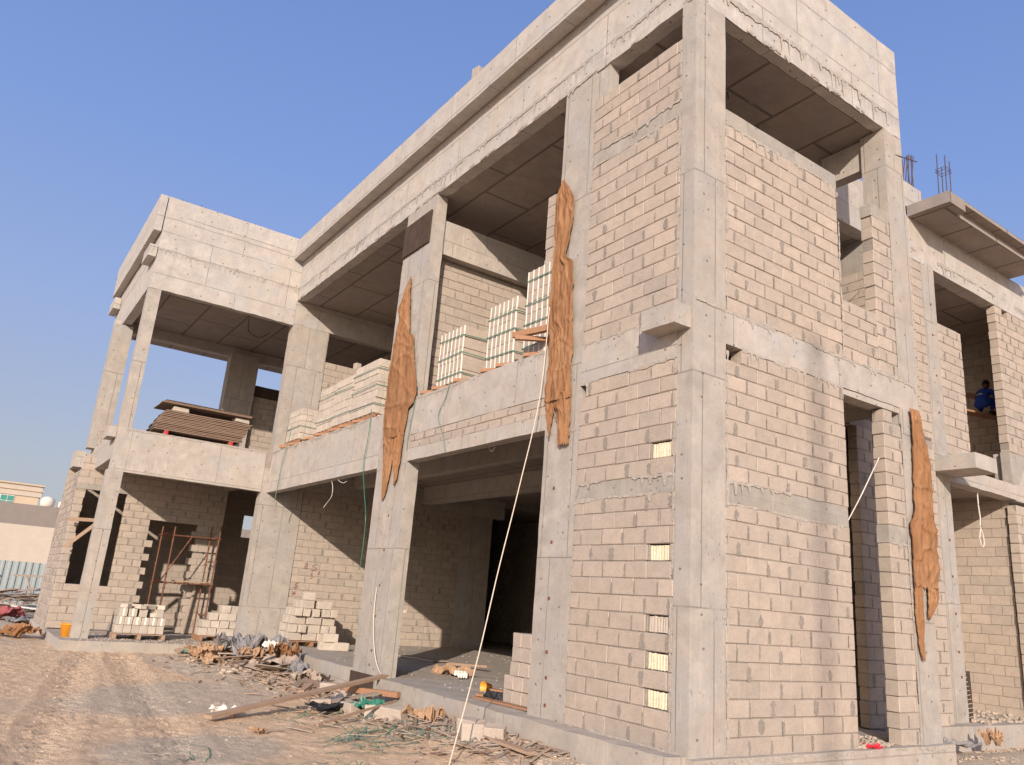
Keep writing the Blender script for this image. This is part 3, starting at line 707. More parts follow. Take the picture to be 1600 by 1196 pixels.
# tar coated column foot, black damp-proof flap
mb = MB(); mb.cbox(-9.14, -8.05, -.018, .02, -.50, -.10, seg=.12, jit=.01, seed=4); mb.build('bitumen_coating', FILM, B)
# formwork film board left on the middle column
mb = MB(); mb.cbox(-9.08, -7.80, -.045, -.012, 9.06, 9.86, seg=.2, jit=.006, seed=8)
bd = mb.build('shutter_board', FILM); tag(bd, 'dark brown shutter board left nailed to the middle column top', 'board')
# tie wires, starter bars and cast-in steel on the building
def bars(name, items, r, m=REBAR, parent=B):
    for it in items:
        mb = MB(); mb.tube(it, r, 6); mb.build(name, m, parent)
rr = random.Random(3)
bars('rebar', [[(XR - .1 + rr.uniform(-.08, .06), 8.18 + .075 * i, 11.0), (XR - .1 + rr.uniform(-.08, .06), 8.19 + .078 * i, 11.72 + .03 * i + rr.uniform(-.1, .08))] for i in range(9)], .011)
bars('rebar', [[(x_, y_, 10.4), (x_ + .01, y_ + .015, z_)] for x_, y_, z_ in ((-.72, 8.28, 11.45), (-.56, 8.29, 11.35), (-.72, 8.46, 11.2), (-.56, 8.47, 11.28))], .010)
mb = MB()
for z_ in (11.0, 11.06): mb.tube([(-.74, 8.25, z_), (-.53, 8.25, z_), (-.53, 8.5, z_), (-.74, 8.5, z_), (-.74, 8.25, z_)], .006, 5)
mb.build('stirrup', REBAR, B)
bars('rebar', [[(.0, 5.25, 9.80), (.03, 5.95, 9.93)], [(-24.05, -4.45, 11.9), (-24.3, -4.5, 11.95)]], .009)
for i in range(16):
    y_ = -3.9 + i * .17 + rr.uniform(-.05, .05); z_ = 12.27; x_ = L - .1
    mb = MB(); mb.tube([(x_, y_, z_), (x_ + rr.uniform(-.03, .03), y_ + rr.uniform(-.04, .04), z_ + rr.uniform(.03, .09)), (x_ + rr.uniform(-.05, .05), y_ + rr.uniform(-.06, .08), z_ + rr.uniform(.05, .12))], .006, 4)
    mb.build('tie_wire', REBAR, B)
for (x_, y_, z_) in ((-1.5, 3.2, 10.22), (-2.5, 3.9, 10.22), (-1.2, 2.0, 10.22)):
    mb = MB(); mb.tube([(x_, y_, z_), (x_, y_, z_ - .18)], .012, 5); mb.tube([(x_ + .05, y_ + .05, z_), (x_ + .06, y_ + .05, z_ - .14)], .012, 5)
    mb.build('ceiling_hook', BLACKP, B)
for (y_, z_) in ((.9, 8.4),): pass
# rusty tie stubs on the column faces
def stubs(pts, ax):
    for p in pts:
        mb = MB()
        if ax == 'y': mb.bbox(p[0] - .022, p[0] + .022, -.014, .01, p[1] - .022, p[1] + .022, c=.004)
        else: mb.bbox(XR - .01, XR + .014, p[0] - .022, p[0] + .022, p[1] - .022, p[1] + .022, c=.004)
        mb.build('tie_stub', RUST, B)
stubs([(-2.72, 3.15), (-2.70, 2.35), (-2.68, 1.55), (-2.66, .82), (-2.64, .48), (-2.63, .12), (-8.25, 3.0), (-8.27, 2.3), (-8.28, 1.6), (-8.30, 1.0), (-8.3, .35), (-8.32, .08)], 'y')
stubs([(8.85, 3.3), (8.86, 2.6), (8.87, 1.9), (8.88, 1.2), (8.9, .75), (8.83, 8.3), (8.82, 7.6), (8.84, 6.7), (8.84, 5.9)], 'x')
# dangling cables, hoses
def cable(label, cat, pts, r, m, name='cable', group=None):
    # smooth the path
    P = [Vector(p) for p in pts]; out = []
    for i in range(len(P) - 1):
        p0, p1, p2, p3 = P[max(i - 1, 0)], P[i], P[i + 1], P[min(i + 2, len(P) - 1)]
        for q in range(6):
            t = q / 6; out.append(.5 * ((2 * p1) + (p2 - p0) * t + (2 * p0 - 5 * p1 + 4 * p2 - p3) * t * t + (3 * p1 - p0 - 3 * p2 + p3) * t ** 3))
    out.append(P[-1]); mb = MB(); mb.tube(out, r, 6)
    return tag(mb.build(name, m), label, cat, group)
cable('taut pale rope running from the upper column down to the ground', 'rope', [(-2.98, -.12, 6.1), (-3.02, -.16, 4.6), (-3.0, -.45, 3.1), (-2.85, -.8, 1.9), (-2.5, -1.25, .75), (-2.02, -1.85, -.46)], .008, ROPE, 'rope')
cable('thin pale cord hanging in a bend on the foot of the middle column', 'cord', [(-8.35, -.03, 1.55), (-8.30, -.05, 1.1), (-8.18, -.05, .6), (-7.9, -.08, .2), (-7.55, -.1, -.02), (-7.2, -.12, -.04)], .009, ROPE, 'cord')
cable('dark green strap hanging from stacked blocks past the beam by the left column', 'strap', [(-15.2, -.03, 5.9), (-15.25, -.05, 5.4), (-15.5, -.05, 4.9), (-15.62, -.04, 4.2), (-15.7, -.03, 3.75)], .010, STRAP2, 'strap')
cable('long green strap hanging down over the left bay opening', 'strap', [(-9.75, -.03, 5.5), (-9.66, -.06, 4.9), (-9.75, -.05, 4.2), (-9.55, -.04, 3.6), (-9.33, -.03, 3.05), (-9.33, .0, 2.5), (-9.4, .02, 1.9)], .009, STRAP, 'strap')
cable('green strap looped over the beam above the garage opening', 'strap', [(-6.2, -.02, 5.5), (-6.27, -.04, 5.2), (-6.5, -.04, 4.85), (-6.3, -.03, 4.5), (-6.1, -.03, 4.1)], .008, STRAP2, 'strap')
cable('green strap beside the brown hessian on the middle column', 'strap', [(-7.58, -.03, 5.35), (-7.62, -.04, 5.0), (-7.70, -.04, 4.6), (-7.72, -.03, 4.3)], .008, STRAP2, 'strap')
cable('white flex dangling in a curl under the left bay beam', 'flex', [(-12.0, .1, 4.1), (-11.75, .08, 3.9), (-11.72, .08, 3.65), (-11.95, .08, 3.5), (-12.1, .06, 3.38)], .008, WHITE, 'flex')
cable('white flex tail with a short hook under the left bay beam', 'flex', [(-11.6, .1, 4.12), (-11.4, .08, 4.0), (-11.1, .08, 3.92), (-10.95, .1, 3.95)], .007, WHITE, 'flex')
cable('small coil of white flex under the lintel of the garage opening', 'flex', [(-5.0 + .09 * math.cos(a), .3, 4.12 + .09 * math.sin(a)) for a in [i * .7 for i in range(14)]], .009, WHITE, 'flex')
cable('white cable with a loop hanging from the soffit on the right', 'cable', [(-1.5, 10.5, 4.56), (-1.5, 10.5, 4.2), (-1.5, 10.53, 3.95), (-1.5, 10.5, 3.75), (-1.5, 10.58, 3.6), (-1.5, 10.6, 3.4), (-1.5, 10.5, 3.35), (-1.5, 10.43, 3.5), (-1.5, 10.5, 3.7)], .014, WHITE)
cable('thin stay wire slanting across the tall door opening', 'wire', [(-.08, 4.30, 4.05), (-.1, 3.8, 3.4), (-.1, 3.36, 2.9)], .009, WHITE, 'wire')
cable('black bent wire hanging under the wing ceiling', 'wire', [(-18.2, -1.0, 9.7), (-18.2, -.95, 9.3), (-18.1, -.6, 9.15), (-18.2, -.3, 9.4)], .012, BLACKP, 'wire')

# ------------------------------------------------------------------ hessian drapes
def drape(label, rows, plane, base, seed, amp=.035, parent=None):
    """rows: (z, u_left, u_right) down the cloth; hangs in folds off the face"""
    n = 170; m = 46; mb = MB(); rows = sorted(rows, key=lambda r: -r[0]); z0, z1 = rows[0][0], rows[-1][0]
    def at(z):
        for i in range(len(rows) - 1):
            a, b = rows[i], rows[i + 1]
            if b[0] <= z <= a[0]:
                t = (a[0] - z) / max(1e-6, a[0] - b[0]); return a[1] + (b[1] - a[1]) * t, a[2] + (b[2] - a[2]) * t
        return rows[-1][1:]
    for side in (0, 1):
        for i in range(n + 1):
            z = z0 + (z1 - z0) * i / n; l, r = at(z); w_ = r - l
            for j in range(m + 1):
                s = j / m; e_ = (abs(s - .5) * 2) ** 4; u = l + w_ * s + .02 * noise.noise(Vector((s * 4, z * 3.1, seed + 9))) + e_ * (.022 * noise.noise(Vector((s * 2, z * 11, seed + 1))) + .012 * noise.noise(Vector((s * 2, z * 37, seed + 1))))
                f = 1.1 * noise.noise(Vector((s * 1.4 + 3, z * .9, seed + 5))) + .32 * math.sin(s * 13 + 2.2 * noise.noise(Vector((s * 1.5, z * .7, seed))) * 2 + seed) + .9 * noise.noise(Vector((s * 5.5, z * .9, seed))) + .5 * noise.noise(Vector((s * 11, z * 1.7 - s * 3, seed)))
                sw = noise.noise(Vector((s * 1.3 + z * .55, z * 1.9, seed + 3))); f += .9 * max(0, 1 - abs(sw) * 9); f += .8 * max(0, 1 - abs(noise.noise(Vector((s * 2.6 + z * .5, z * .8, seed + 7)))) * 6) + .7 * max(0, 1 - abs(noise.noise(Vector((s * 4 - z * 1.1, z * 1.6, seed + 11)))) * 7) + .12 * noise.noise(Vector((s * 22, z * 7, seed)))
                d = .03 + amp * .85 * (f + .8) * (.35 + .65 * min(1, w_ / .5)) * (.4 + .6 * math.sin(math.pi * min(1, max(0, s))))
                d = max(.008, d) - side * .006
                zz = z + (.05 * noise.noise(Vector((s * 17, seed, 2))) if i > n - 6 else 0) + .012 * noise.noise(Vector((s * 6, z * 5, seed)))
                mb.v.append((u, base - d, zz) if plane == 'y' else (base + d, u, zz))
    q = (n + 1) * (m + 1)
    for i in range(n):
        for j in range(m):
            a = i * (m + 1) + j; f = (a, a + m + 1, a + m + 2, a + 1)
            mb.face(f); mb.face(tuple(q + k for k in f[::-1]))
    for i in range(n):
        for j in (0, m):
            a = i * (m + 1) + j; mb.face((a, a + m + 1, q + a + m + 1, q + a))
    for j in range(m):
        for i in (0, n):
            a = i * (m + 1) + j; mb.face((a, a + 1, q + a + 1, q + a))
    o = mb.build('hessian', HESS, parent, smooth=True)
    if parent is None: o.name = 'hessian_sheet'; tag(o, label, 'cloth', 'hessian sheets hung on the columns')
    return o
def frayed(parent, rows, plane, base, seed): return drape(None, rows, plane, base, seed, parent=parent)
h1 = thing('hessian_sheet', 'brown hessian sheet hanging down the middle column with a thin pointed top', 'cloth', (0, 0, 0), group='hessian sheets hung on the columns')
drape(None, [(8.42, -8.47, -8.45), (7.9, -8.80, -8.36), (7.74, -8.92, -8.30), (7.43, -8.78, -8.26), (7.0, -8.88, -8.18), (6.86, -8.9, -7.96), (6.5, -8.94, -7.86), (6.2, -8.98, -7.76), (5.7, -9.0, -7.56), (5.45, -8.98, -7.52), (5.3, -8.97, -7.58), (5.2, -8.95, -7.84), (4.9, -8.9, -7.86), (4.64, -8.86, -7.9)], 'y', -.02, 1.3, parent=h1)
drape(None, [(4.70, -8.87, -8.28), (4.3, -8.78, -8.26), (3.9, -8.7, -8.32), (3.6, -8.63, -8.38), (3.34, -8.58, -8.52)], 'y', -.012, 2.3, parent=h1)
drape(None, [(4.72, -8.34, -7.90), (4.3, -8.30, -7.90), (4.0, -8.22, -7.92), (3.72, -8.12, -7.98), (3.62, -8.1, -8.04)], 'y', -.016, 5.3, parent=h1)
h2 = thing('hessian_sheet', 'brown hessian sheet hanging down the column left of the near block wall', 'cloth', (0, 0, 0), group='hessian sheets hung on the columns')
drape(None, [(8.42, -2.92, -2.88), (8.2, -3.06, -2.72), (7.95, -3.06, -2.55), (7.6, -3.06, -2.56), (7.2, -3.04, -2.66), (6.95, -3.05, -2.72), (6.8, -3.06, -2.50), (6.4, -3.07, -2.46), (5.95, -3.09, -2.45), (5.8, -3.10, -2.43), (5.65, -2.98, -2.42), (5.2, -2.98, -2.41), (4.75, -3.04, -2.39), (4.5, -3.02, -2.38)], 'y', -.02, 7.7, parent=h2)
drape(None, [(4.56, -3.02, -2.74), (4.3, -2.97, -2.78), (4.1, -2.92, -2.82), (3.95, -2.88, -2.86)], 'y', -.014, 8.9, parent=h2)
drape(None, [(4.60, -2.80, -2.38), (4.2, -2.70, -2.37), (3.9, -2.64, -2.37), (3.78, -2.62, -2.38)], 'y', -.016, 9.9, parent=h2)
h3 = thing('hessian_sheet', 'ragged brown hessian sheet hanging beside the tall door opening', 'cloth', (0, 0, 0), group='hessian sheets hung on the columns')
drape(None, [(4.98, 5.06, 5.34), (4.6, 5.06, 5.44), (4.1, 5.06, 5.56), (3.7, 5.02, 5.56), (3.4, 5.0, 5.52), (3.2, 4.92, 5.56), (3.08, 4.84, 5.60), (2.9, 4.86, 5.60), (2.5, 4.86, 5.56), (2.3, 4.86, 5.5), (2.15, 4.86, 5.48)], 'x', .015, 3.1, amp=.045, parent=h3)
drape(None, [(2.25, 4.86, 5.12), (1.9, 4.86, 5.06), (1.5, 4.87, 5.06), (1.25, 4.9, 5.02), (1.1, 4.95, 5.02)], 'x', .012, 4.1, parent=h3)
drape(None, [(2.22, 5.22, 5.54), (2.0, 5.24, 5.54), (1.85, 5.2, 5.42), (1.7, 5.18, 5.26)], 'x', .014, 6.1, parent=h3)

# ------------------------------------------------------------------ strapped stacks of blocks on the first floor
def pallet_mb(w_, d_, h_=.13, boards=6):
    mb = MB(); rnd = random.Random(int(w_ * 100))
    for i in range(boards):
        x = -w_ / 2 + (w_ - .10) * i / (boards - 1); mb.bbox(x, x + .10, -d_ / 2, d_ / 2, h_ - .022, h_, c=.003)
    for y in (-d_ / 2, -.045, d_ / 2 - .09): mb.bbox(-w_ / 2, w_ / 2, y, y + .09, .022, h_ - .0235, c=.004)
    for y in (-d_ / 2, -.045, d_ / 2 - .09): mb.bbox(-w_ / 2, w_ / 2, y + .002, y + .088, 0, .021, c=.003)
    return mb
def pack(label, x0, x1, y0, y1, z0, z1, kind, nstr, seed, group):
    t = thing('block_pallet', label, 'block pallet', ((x0 + x1) / 2, (y0 + y1) / 2, z0 - .24), 0, group)
    w_, d_ = x1 - x0, y1 - y0; rnd = random.Random(seed); P0 = .24
    pm = pallet_mb(w_ + .06, d_ + .04, .22); pm.build('pallet', WOOD_OR, t, loc=(0, 0, 0))
    mb = MB(); fm = MB(); H_ = z1 - z0
    if kind == 'foam':
        nz = round(H_ / .21); nx_ = round(w_ / .145)
        for k in range(nz):
            off = rnd.uniform(-.012, .012)
            for i in range(nx_):
                xa = -w_ / 2 + w_ * i / nx_ + off; za = P0 + H_ * k / nz
                mb.bbox(xa + .013, xa + w_ / nx_ - .013, -d_ / 2, d_ / 2, za + .003, za + H_ / nz - .003, c=.005, tone=rnd.uniform(.3, .9), jit=.003, rnd=rnd)
                fm.box(xa - .009, xa + .009, -d_ / 2 - .006, d_ / 2 - .01, za, za + H_ / nz)
            fm.box(w_ / 2 + off - .012, w_ / 2 + off + .004, -d_ / 2 - .006, -d_ / 2 + .02, za, za + H_ / nz)
    else:
        nz = round(H_ / .2); 
        for k in range(nz):
            off = rnd.uniform(-.02, .02); nx_ = 3 if w_ > 1 else 2; ny_ = 5
            for i in range(nx_):
                for j in range(ny_):
                    xa = -w_ / 2 + w_ * i / nx_ + off; ya = -d_ / 2 + d_ * j / ny_; za = P0 + H_ * k / nz
                    mb.bbox(xa + .002, xa + w_ / nx_ - .002, ya + .003 + off * .5, ya + d_ / ny_ - .003 + off * .5, za + .002, za + H_ / nz - .004, c=.005, tone=rnd.uniform(.5, 1), jit=.004, rnd=rnd)
    mb.build('blocks', BLOCK if kind == 'foam' else BLOCK_LT, t, loc=(0, 0, 0))
    if fm.v: fm.build('foam_strips', WFOAM, t, loc=(0, 0, 0))
    for s in range(nstr):
        z = P0 + H_ * ((s + .45) / nstr) + rnd.uniform(-.04, .04); e = .014; sm = MB(); tl = rnd.uniform(-.02, .02)
        sm.ribbon([(-w_ / 2 - e - .02, -d_ / 2 - e - .01, z - tl), (w_ / 2 + e + .012, -d_ / 2 - e - .01, z + tl), (w_ / 2 + e + .012, d_ / 2 + e, z - tl), (-w_ / 2 - e - .02, d_ / 2 + e, z), (-w_ / 2 - e - .02, -d_ / 2 - e - .01, z - tl)], .003, th=.018)
        sm.build('strap', STRAP if kind == 'foam' else STRAP2, t, loc=(0, 0, 0))
    return t
GP = 'strapped block pallets on the first floor edge'
pack('low strapped pallet of pale blocks, leftmost on the first floor edge', -16.0, -14.95, .12, .95, 5.52, 6.42, 'pale', 1, 1, GP)
pack('pale block pallet right of the lowest strapped pallet on the first floor edge', -13.72, -12.58, .14, 1.0, 5.50, 6.70, 'pale', 2, 2, GP)
pack('middle one of the pale block pallets in the left upstairs bay', -12.52, -11.42, .12, 1.0, 5.50, 6.72, 'pale', 2, 3, GP)
pack('tallest pale block pallet, next to the hessian on the middle column', -11.36, -9.98, .12, 1.05, 5.50, 6.84, 'pale', 3, 4, GP)
pack('shortest pallet of blocks with white foam stripes, nearest the lit inner wall', -7.02, -6.12, .14, 1.0, 5.55, 6.68, 'foam', 3, 5, GP)
pack('middle pallet of blocks with white foam stripes above the garage opening', -5.28, -4.42, .2, 1.1, 5.55, 6.82, 'foam', 3, 6, GP)
pack('tallest pallet of blocks with white foam stripes, behind the hanging hessian', -4.12, -3.2, .22, 1.1, 5.55, 7.20, 'foam', 4, 7, GP)
def loose_block(name, label, group, x, y, z, rz, sx=.4, sy_=.2, sz=.2, tone=.6, m=BLOCK_LT, rx=0, foam=False):
    mb = MB(); rnd = random.Random(int((x * 13 + y * 7 + z * 31) * 1000) & 0xffff); M = Matrix.Rotation(rx, 4, 'X')
    mb.bbox(-sx / 2, sx / 2, -sy_ / 2, sy_ / 2, 0, sz, c=.009, tone=tone, jit=.006, rnd=rnd, M=M)
    if foam:
        o = mb.build(name, m, None, loc=(x, y, z)); o.rotation_euler = (0, 0, rz)
        f = MB(); f.box(-sx / 2 - .004, sx / 2 + .004, -.022, .022, .012, sz + .003, M=M); f.build('foam_core', WFOAM, o, loc=(0, 0, 0))
    else:
        o = mb.build(name, m, None, loc=(x, y, z)); o.rotation_euler = (0, 0, rz)
    return tag(o, label, 'block', group)
loose_block('concrete_block', 'single pale block standing on the low inner wall behind the pallets', None, L - .12, 2.35, 8.47, .1, .2, .2, .22)
# debris of broken blocks on top of the shortest foam pallet
for i, (dx, dy, s) in enumerate(((-.1, .2, .07), (.15, .25, .09), (.25, .4, .06), (.0, .35, .08), (.3, .2, .05))):
    loose_block('block_fragment', 'small pale fragment on top of the shortest foam-striped pallet', 'fragments on the foam-striped pallet', -6.57 + dx, .55 + dy, 6.69, i * .8, s * 1.5, s, s)
# timbers on the first-floor edge
def timber(name, label, p0, p1, w_, h_, m, group=None, cat='plank', roll=0.):
    p0, p1 = Vector(p0), Vector(p1); d = p1 - p0; mb = MB(); ln = d.length; n = max(2, int(ln / .3)); rnd = random.Random(int(ln * 1000)); bow = rnd.uniform(-.012, .012)
    mb.cbox(-ln / 2, ln / 2, -w_ / 2, w_ / 2, -h_ / 2, h_ / 2, seg=max(.05, min(.3, ln / 4)), jit=.004, seed=rnd.uniform(0, 50))
    o = mb.build(name, m, None, loc=(p0 + p1) / 2); q = d.to_track_quat('X', 'Z'); o.rotation_euler = (q.to_matrix() @ Matrix.Rotation(roll, 3, 'X')).to_euler()
    return tag(o, label, cat, group)
timber('timber_beam', 'orange timber joist jutting out beside the hanging hessian upstairs', (-3.9, -.16, 5.83), (-2.95, .1, 5.84), .09, .10, WOOD_OR, cat='timber')
timber('timber_beam', 'short orange cross timber under the jutting joist upstairs', (-3.75, -.22, 5.74), (-3.35, .22, 5.72), .09, .07, WOOD_OR, cat='timber')
timber('timber_beam', 'reddish timber wedge lying at the left end of the long beam upstairs', (-15.9, -.05, 5.36), (-15.35, .25, 5.38), .10, .09, WOOD_OR, cat='timber')
for i, (a, b_) in enumerate(((-15.2, -14.75), (-13.9, -13.55), (-13.1, -12.7), (-12.2, -11.7), (-11.5, -11.1), (-10.7, -10.3), (-7.4, -7.05), (-6.9, -6.5), (-6.05, -5.75), (-5.1, -4.75), (-4.6, -4.3), (-3.75, -3.4))):
    y_ = -.02 if i > 5 else -.04; z_ = 5.345 if i < 6 else 5.475
    timber('timber_offcut', 'short orange timber offcut wedged under the block pallets upstairs', (a, y_, z_), (b_, y_ + .25, z_ + .02), .09, .06, WOOD_OR, 'timber offcuts under the upstairs pallets', 'timber')

# ------------------------------------------------------------------ plywood stack in the wing upstairs
rnd = random.Random(8)
GPLY = 'plywood sheets stacked in the wing upstairs'
for (y_, l_) in ((-3.05, 'red ended timber bearer under the left end of the plywood stack'), (-1.25, 'red ended timber bearer under the right end of the plywood stack')):
    t = timber('timber_bearer', l_, (L - 1.3, y_, 5.335), (L + .0, y_, 5.335), .1, .12, WOOD_OR, cat='timber')
    mb = MB(); mb.bbox(-.004, .008, -.045, .045, -.05, .05, c=.003); mb.build('painted_end', REDP, t, loc=(.655, 0, 0))
for i in range(13):
    z_ = 5.405 + i * .047; x0 = L - .02 - rnd.uniform(0, .05) - i * .006; ya = -3.42 + i * .022 + rnd.uniform(-.03, .03); yb = -.98 + i * .022 + rnd.uniform(-.03, .03)
    mb = MB(); mb.cbox(x0 - 1.22, x0, ya, yb, z_, z_ + .024 + rnd.uniform(0, .008), seg=.3, jit=.006, seed=i * 3.3)
    tag(mb.build('plywood_sheet', PLY), 'weathered plywood sheet in the lower stack upstairs in the wing', 'plywood sheet', GPLY)
for (yy, zz, lb) in ((-2.75, 6.03, 'concrete block spacer on the left of the plywood stack'), (-1.0, 6.03, 'pale broken block spacer on the right of the plywood stack')):
    mb = MB(); mb.bbox(-.2, .2, -.22, .22, 0, .13, c=.02, jit=.02); o = mb.build('block_spacer', BLOCK_LT, None, loc=(L - .35, yy, zz)); tag(o, lb, 'block')
for i in range(3):
    z_ = 6.19 + i * .034; mb = MB(); mb.cbox(L - 1.3, L - .03 - i * .02, -3.3 + .05 * i, -.78 + .02 * i, z_, z_ + .022, seg=.3, jit=.008, seed=70 + i)
    tag(mb.build('plywood_sheet', FILM if i == 2 else PLY), ('dark film faced plywood sheet, topmost of the raised sheets', 'thin plywood sheet right below the dark topmost sheet', 'lowest of the raised plywood sheets on the block spacers')[2 - i], 'plywood sheet', GPLY)

# ------------------------------------------------------------------ loose block piles
def floor_pallet(label, x, y, z, w_, d_, rz, m=WOOD):
    pm = pallet_mb(w_, d_, .14); o = pm.build('pallet', m, None, loc=(x, y, z)); o.rotation_euler = (0, 0, rz); return tag(o, label, 'pallet')
rnd = random.Random(21)
floor_pallet('wooden pallet under the loose block pile in the wing', -17.35, -2.68, -.215, 1.0, 1.3, 0, WOOD)
G = 'blocks of the pile on the wing pallet'
lay = ['bottom', 'second', 'third', 'loose top']
for k in range(2):
    for i in range(6):
        for j in range(2):
            loose_block('concrete_block', 'block in the %s layer of the pile on the wing pallet' % lay[k], G, -17.62 + j * .42 + rnd.uniform(-.01, .01), -3.19 + i * .205, -.07 + k * .212, rnd.uniform(-.02, .02), .4, .196, .206, rnd.uniform(.3, .9), BLOCK if j == 0 else BLOCK_LT, foam=(k == 1))
for (x, y, rz, f) in ((-17.2, -3.15, 0, True), (-17.2, -2.93, .05, True), (-17.2, -2.66, 0, False), (-17.45, -2.4, .3, False), (-17.2, -2.25, .02, False), (-17.5, -3.0, 0, False), (-17.55, -2.2, .1, False)):
    loose_block('concrete_block', 'block in the third layer of the pile on the wing pallet', G, x, y, .355, rz, .4, .2, .205, rnd.uniform(.4, 1), BLOCK_LT, foam=f)
for (x, y, z, rz) in ((-17.15, -3.1, .565, .7), (-17.1, -2.75, .565, .3), (-17.35, -2.85, .565, 1.3), (-17.2, -2.5, .56, 2.1), (-17.3, -2.2, .565, .9), (-17.5, -2.45, .565, .2), (-17.15, -2.3, .36, 1.2)):
    loose_block('concrete_block', 'tumbled block on the loose top of the pile on the wing pallet', G, x, y, z, rz, rnd.uniform(.22, .36), .18, .11, rnd.uniform(.6, 1))
floor_pallet('orange pallet under the small block pile behind the wing column', -17.75, -.55, -.215, .9, .95, 0, WOOD_OR)
G = 'blocks of the small pile behind the wing column'
for k, row in enumerate(((0, 1, 2, 3), (0, 1, 2, 3), (1, 2, 3), (2, 3))):
    for i in row:
        loose_block('concrete_block', 'block in the %s layer of the small pile behind the wing column' % ['bottom', 'second', 'third', 'top'][k], G, -17.65 + rnd.uniform(-.03, .03), -.92 + i * .25 + (k % 2) * .06, -.07 + k * .212, rnd.uniform(-.06, .06), .4, .24, .206, rnd.uniform(.5, 1))
floor_pallet('orange pallet under the block pile against the inner wall', -15.3, 1.3, -.09, 1.0, 1.35, .05, WOOD_OR)
G = 'blocks of the pile against the inner wall'
nm = ['bottom', 'second', 'third', 'fourth', 'fifth', 'topmost']
rows = [[(0, .42), (.43, .42), (.86, .42)], [(.0, .26), (.27, .2), (.5, .42), (.94, .2), (1.16, .2)], [(.05, .42), (.5, .42), (.96, .36)], [(.12, .2), (.34, .2), (.62, .2), (.9, .2), (1.16, .12)], [(.28, .38), (.75, .42)], [(.34, .34)]]
for k, row in enumerate(rows):
    for u, ln in row:
        yc = .62 + u + ln / 2; loose_block('concrete_block', 'block in the %s row of the pile against the inner wall' % nm[k], G, -14.98 - rnd.uniform(0, .06), yc, .055 + k * .213, math.pi / 2 + rnd.uniform(-.06, .06) if ln > .25 else rnd.uniform(-.1, .1), .4 if ln <= .25 else ln - .01, .2, .207, rnd.uniform(.45, 1))
        if k < 5: loose_block('concrete_block', 'block in the %s row of the pile against the inner wall' % nm[k], G, -15.45, yc, .055 + k * .213, math.pi / 2, max(.2, ln - .01), .3, .207, rnd.uniform(.4, .9))
for i, (x, y, z, rz) in enumerate(((-13.9, 1.35, -.09, 1.5), (-13.8, 1.72, -.09, 1.5), (-13.85, 1.42, .12, 1.45))):
    loose_block('concrete_block', ['left pale block on the floor just right of the inner wall pile', 'right pale block on the floor nearest the middle column', 'pale block on top of the pair right of the inner wall pile'][i], 'three blocks near the middle column', x, y, z, rz, .4, .22, .21, .9)
G = 'blocks of the pile by the right column'
for k in range(5):
    for i in range(2 if k > 1 else 3):
        for j in range(2):
            loose_block('concrete_block', 'block in the %s row of the pile by the right column' % nm[k], G, -3.98 + i * .25 + (.14 if k > 1 else 0) + rnd.uniform(-.012, .012) - (0 if k < 2 else -.02), .50 + j * .42, -.052 + k * .212, math.pi / 2 + rnd.uniform(-.05, .05), .4, .24 if k < 4 or i else .22, .207, rnd.uniform(.3, .95), BLOCK)

# ------------------------------------------------------------------ scaffold in the wing
sc = thing('scaffold', 'rusty tube scaffold with a timber deck in front of the wing wall opening', 'scaffold', (0, 0, 0))
def st(name, pts, r=.024): 
    mb = MB(); mb.tube(pts, r, 8)
    for i in range(4):
        p = Vector(pts[0]).lerp(Vector(pts[-1]), .2 + .22 * i); d = (Vector(pts[-1]) - Vector(pts[0])).normalized()
        mb.tube([p - d * .03, p + d * .03], r * 1.7, 8)
    return mb.build(name, RUST, sc)
for (x, y) in ((-19.75, -2.08), (-19.15, -1.85), (-19.75, -.62), (-19.15, -.50)): st('standard', [(x, y, -.2), (x + .01, y + .02, 2.95 + (.15 if y > -1 else 0))])
for z in (1.28, 2.68):
    for x in (-19.75, -19.15): st('ledger', [(x + .03, -2.15, z), (x + .03, -.42, z + .02)], .02)
    for y in (-2.0, -.58): st('transom', [(-19.85, y, z + .05), (-19.05, y, z + .05)], .02)
for z in (.4, 2.0): st('transom', [(-19.8, -.55, z), (-19.1, -.55, z)], .016)
st('brace', [(-19.1, -2.0, 1.3), (-19.1, -1.3, 2.7)], .016)
timber('plank', 'pale scaffold plank lying on the wing scaffold', (-19.5, -1.5, 1.355), (-19.45, -.42, 1.36), .24, .045, WOOD)
timber('plank', 'second grey scaffold plank behind the pale one in the wing', (-19.75, -1.5, 1.355), (-19.7, -.5, 1.36), .2, .04, WOOD_GR)
timber('plank', 'long grey board leaning upright against the wing wall right of the opening', (-19.85, -.9, -.2), (-19.9, -.75, 1.3), .1, .04, WOOD_GR)
timber('plank', 'short horizontal batten tied across the wing window', (LB + .3, -4.7, 2.86), (LB + .3, -3.9, 2.90), .06, .1, WOOD)
timber('timber_prop', 'slanting timber prop leaning from the wing wall to the window batten', (LB + .28, -4.62, 2.05), (LB + .36, -3.95, 2.80), .05, .1, WOOD, cat='timber')
timber('steel_prop', 'rusty upright prop standing in the wing window', (LB - .05, -3.6, 1.0), (LB - .05, -3.5, 3.8), .05, .05, RUST, cat='prop')
timber('steel_prop', 'thin tall rusty post standing in the dark doorway at the back', (-9.6, 6.9, -.1), (-9.6, 6.9, 4.9), .06, .06, RUST, cat='prop')
timber('steel_tube', 'horizontal rusty tube across the dark doorway at the back', (-14.8, 8.6, 2.6), (-8.2, 7.5, 2.5), .05, .05, RUST, cat='tube')

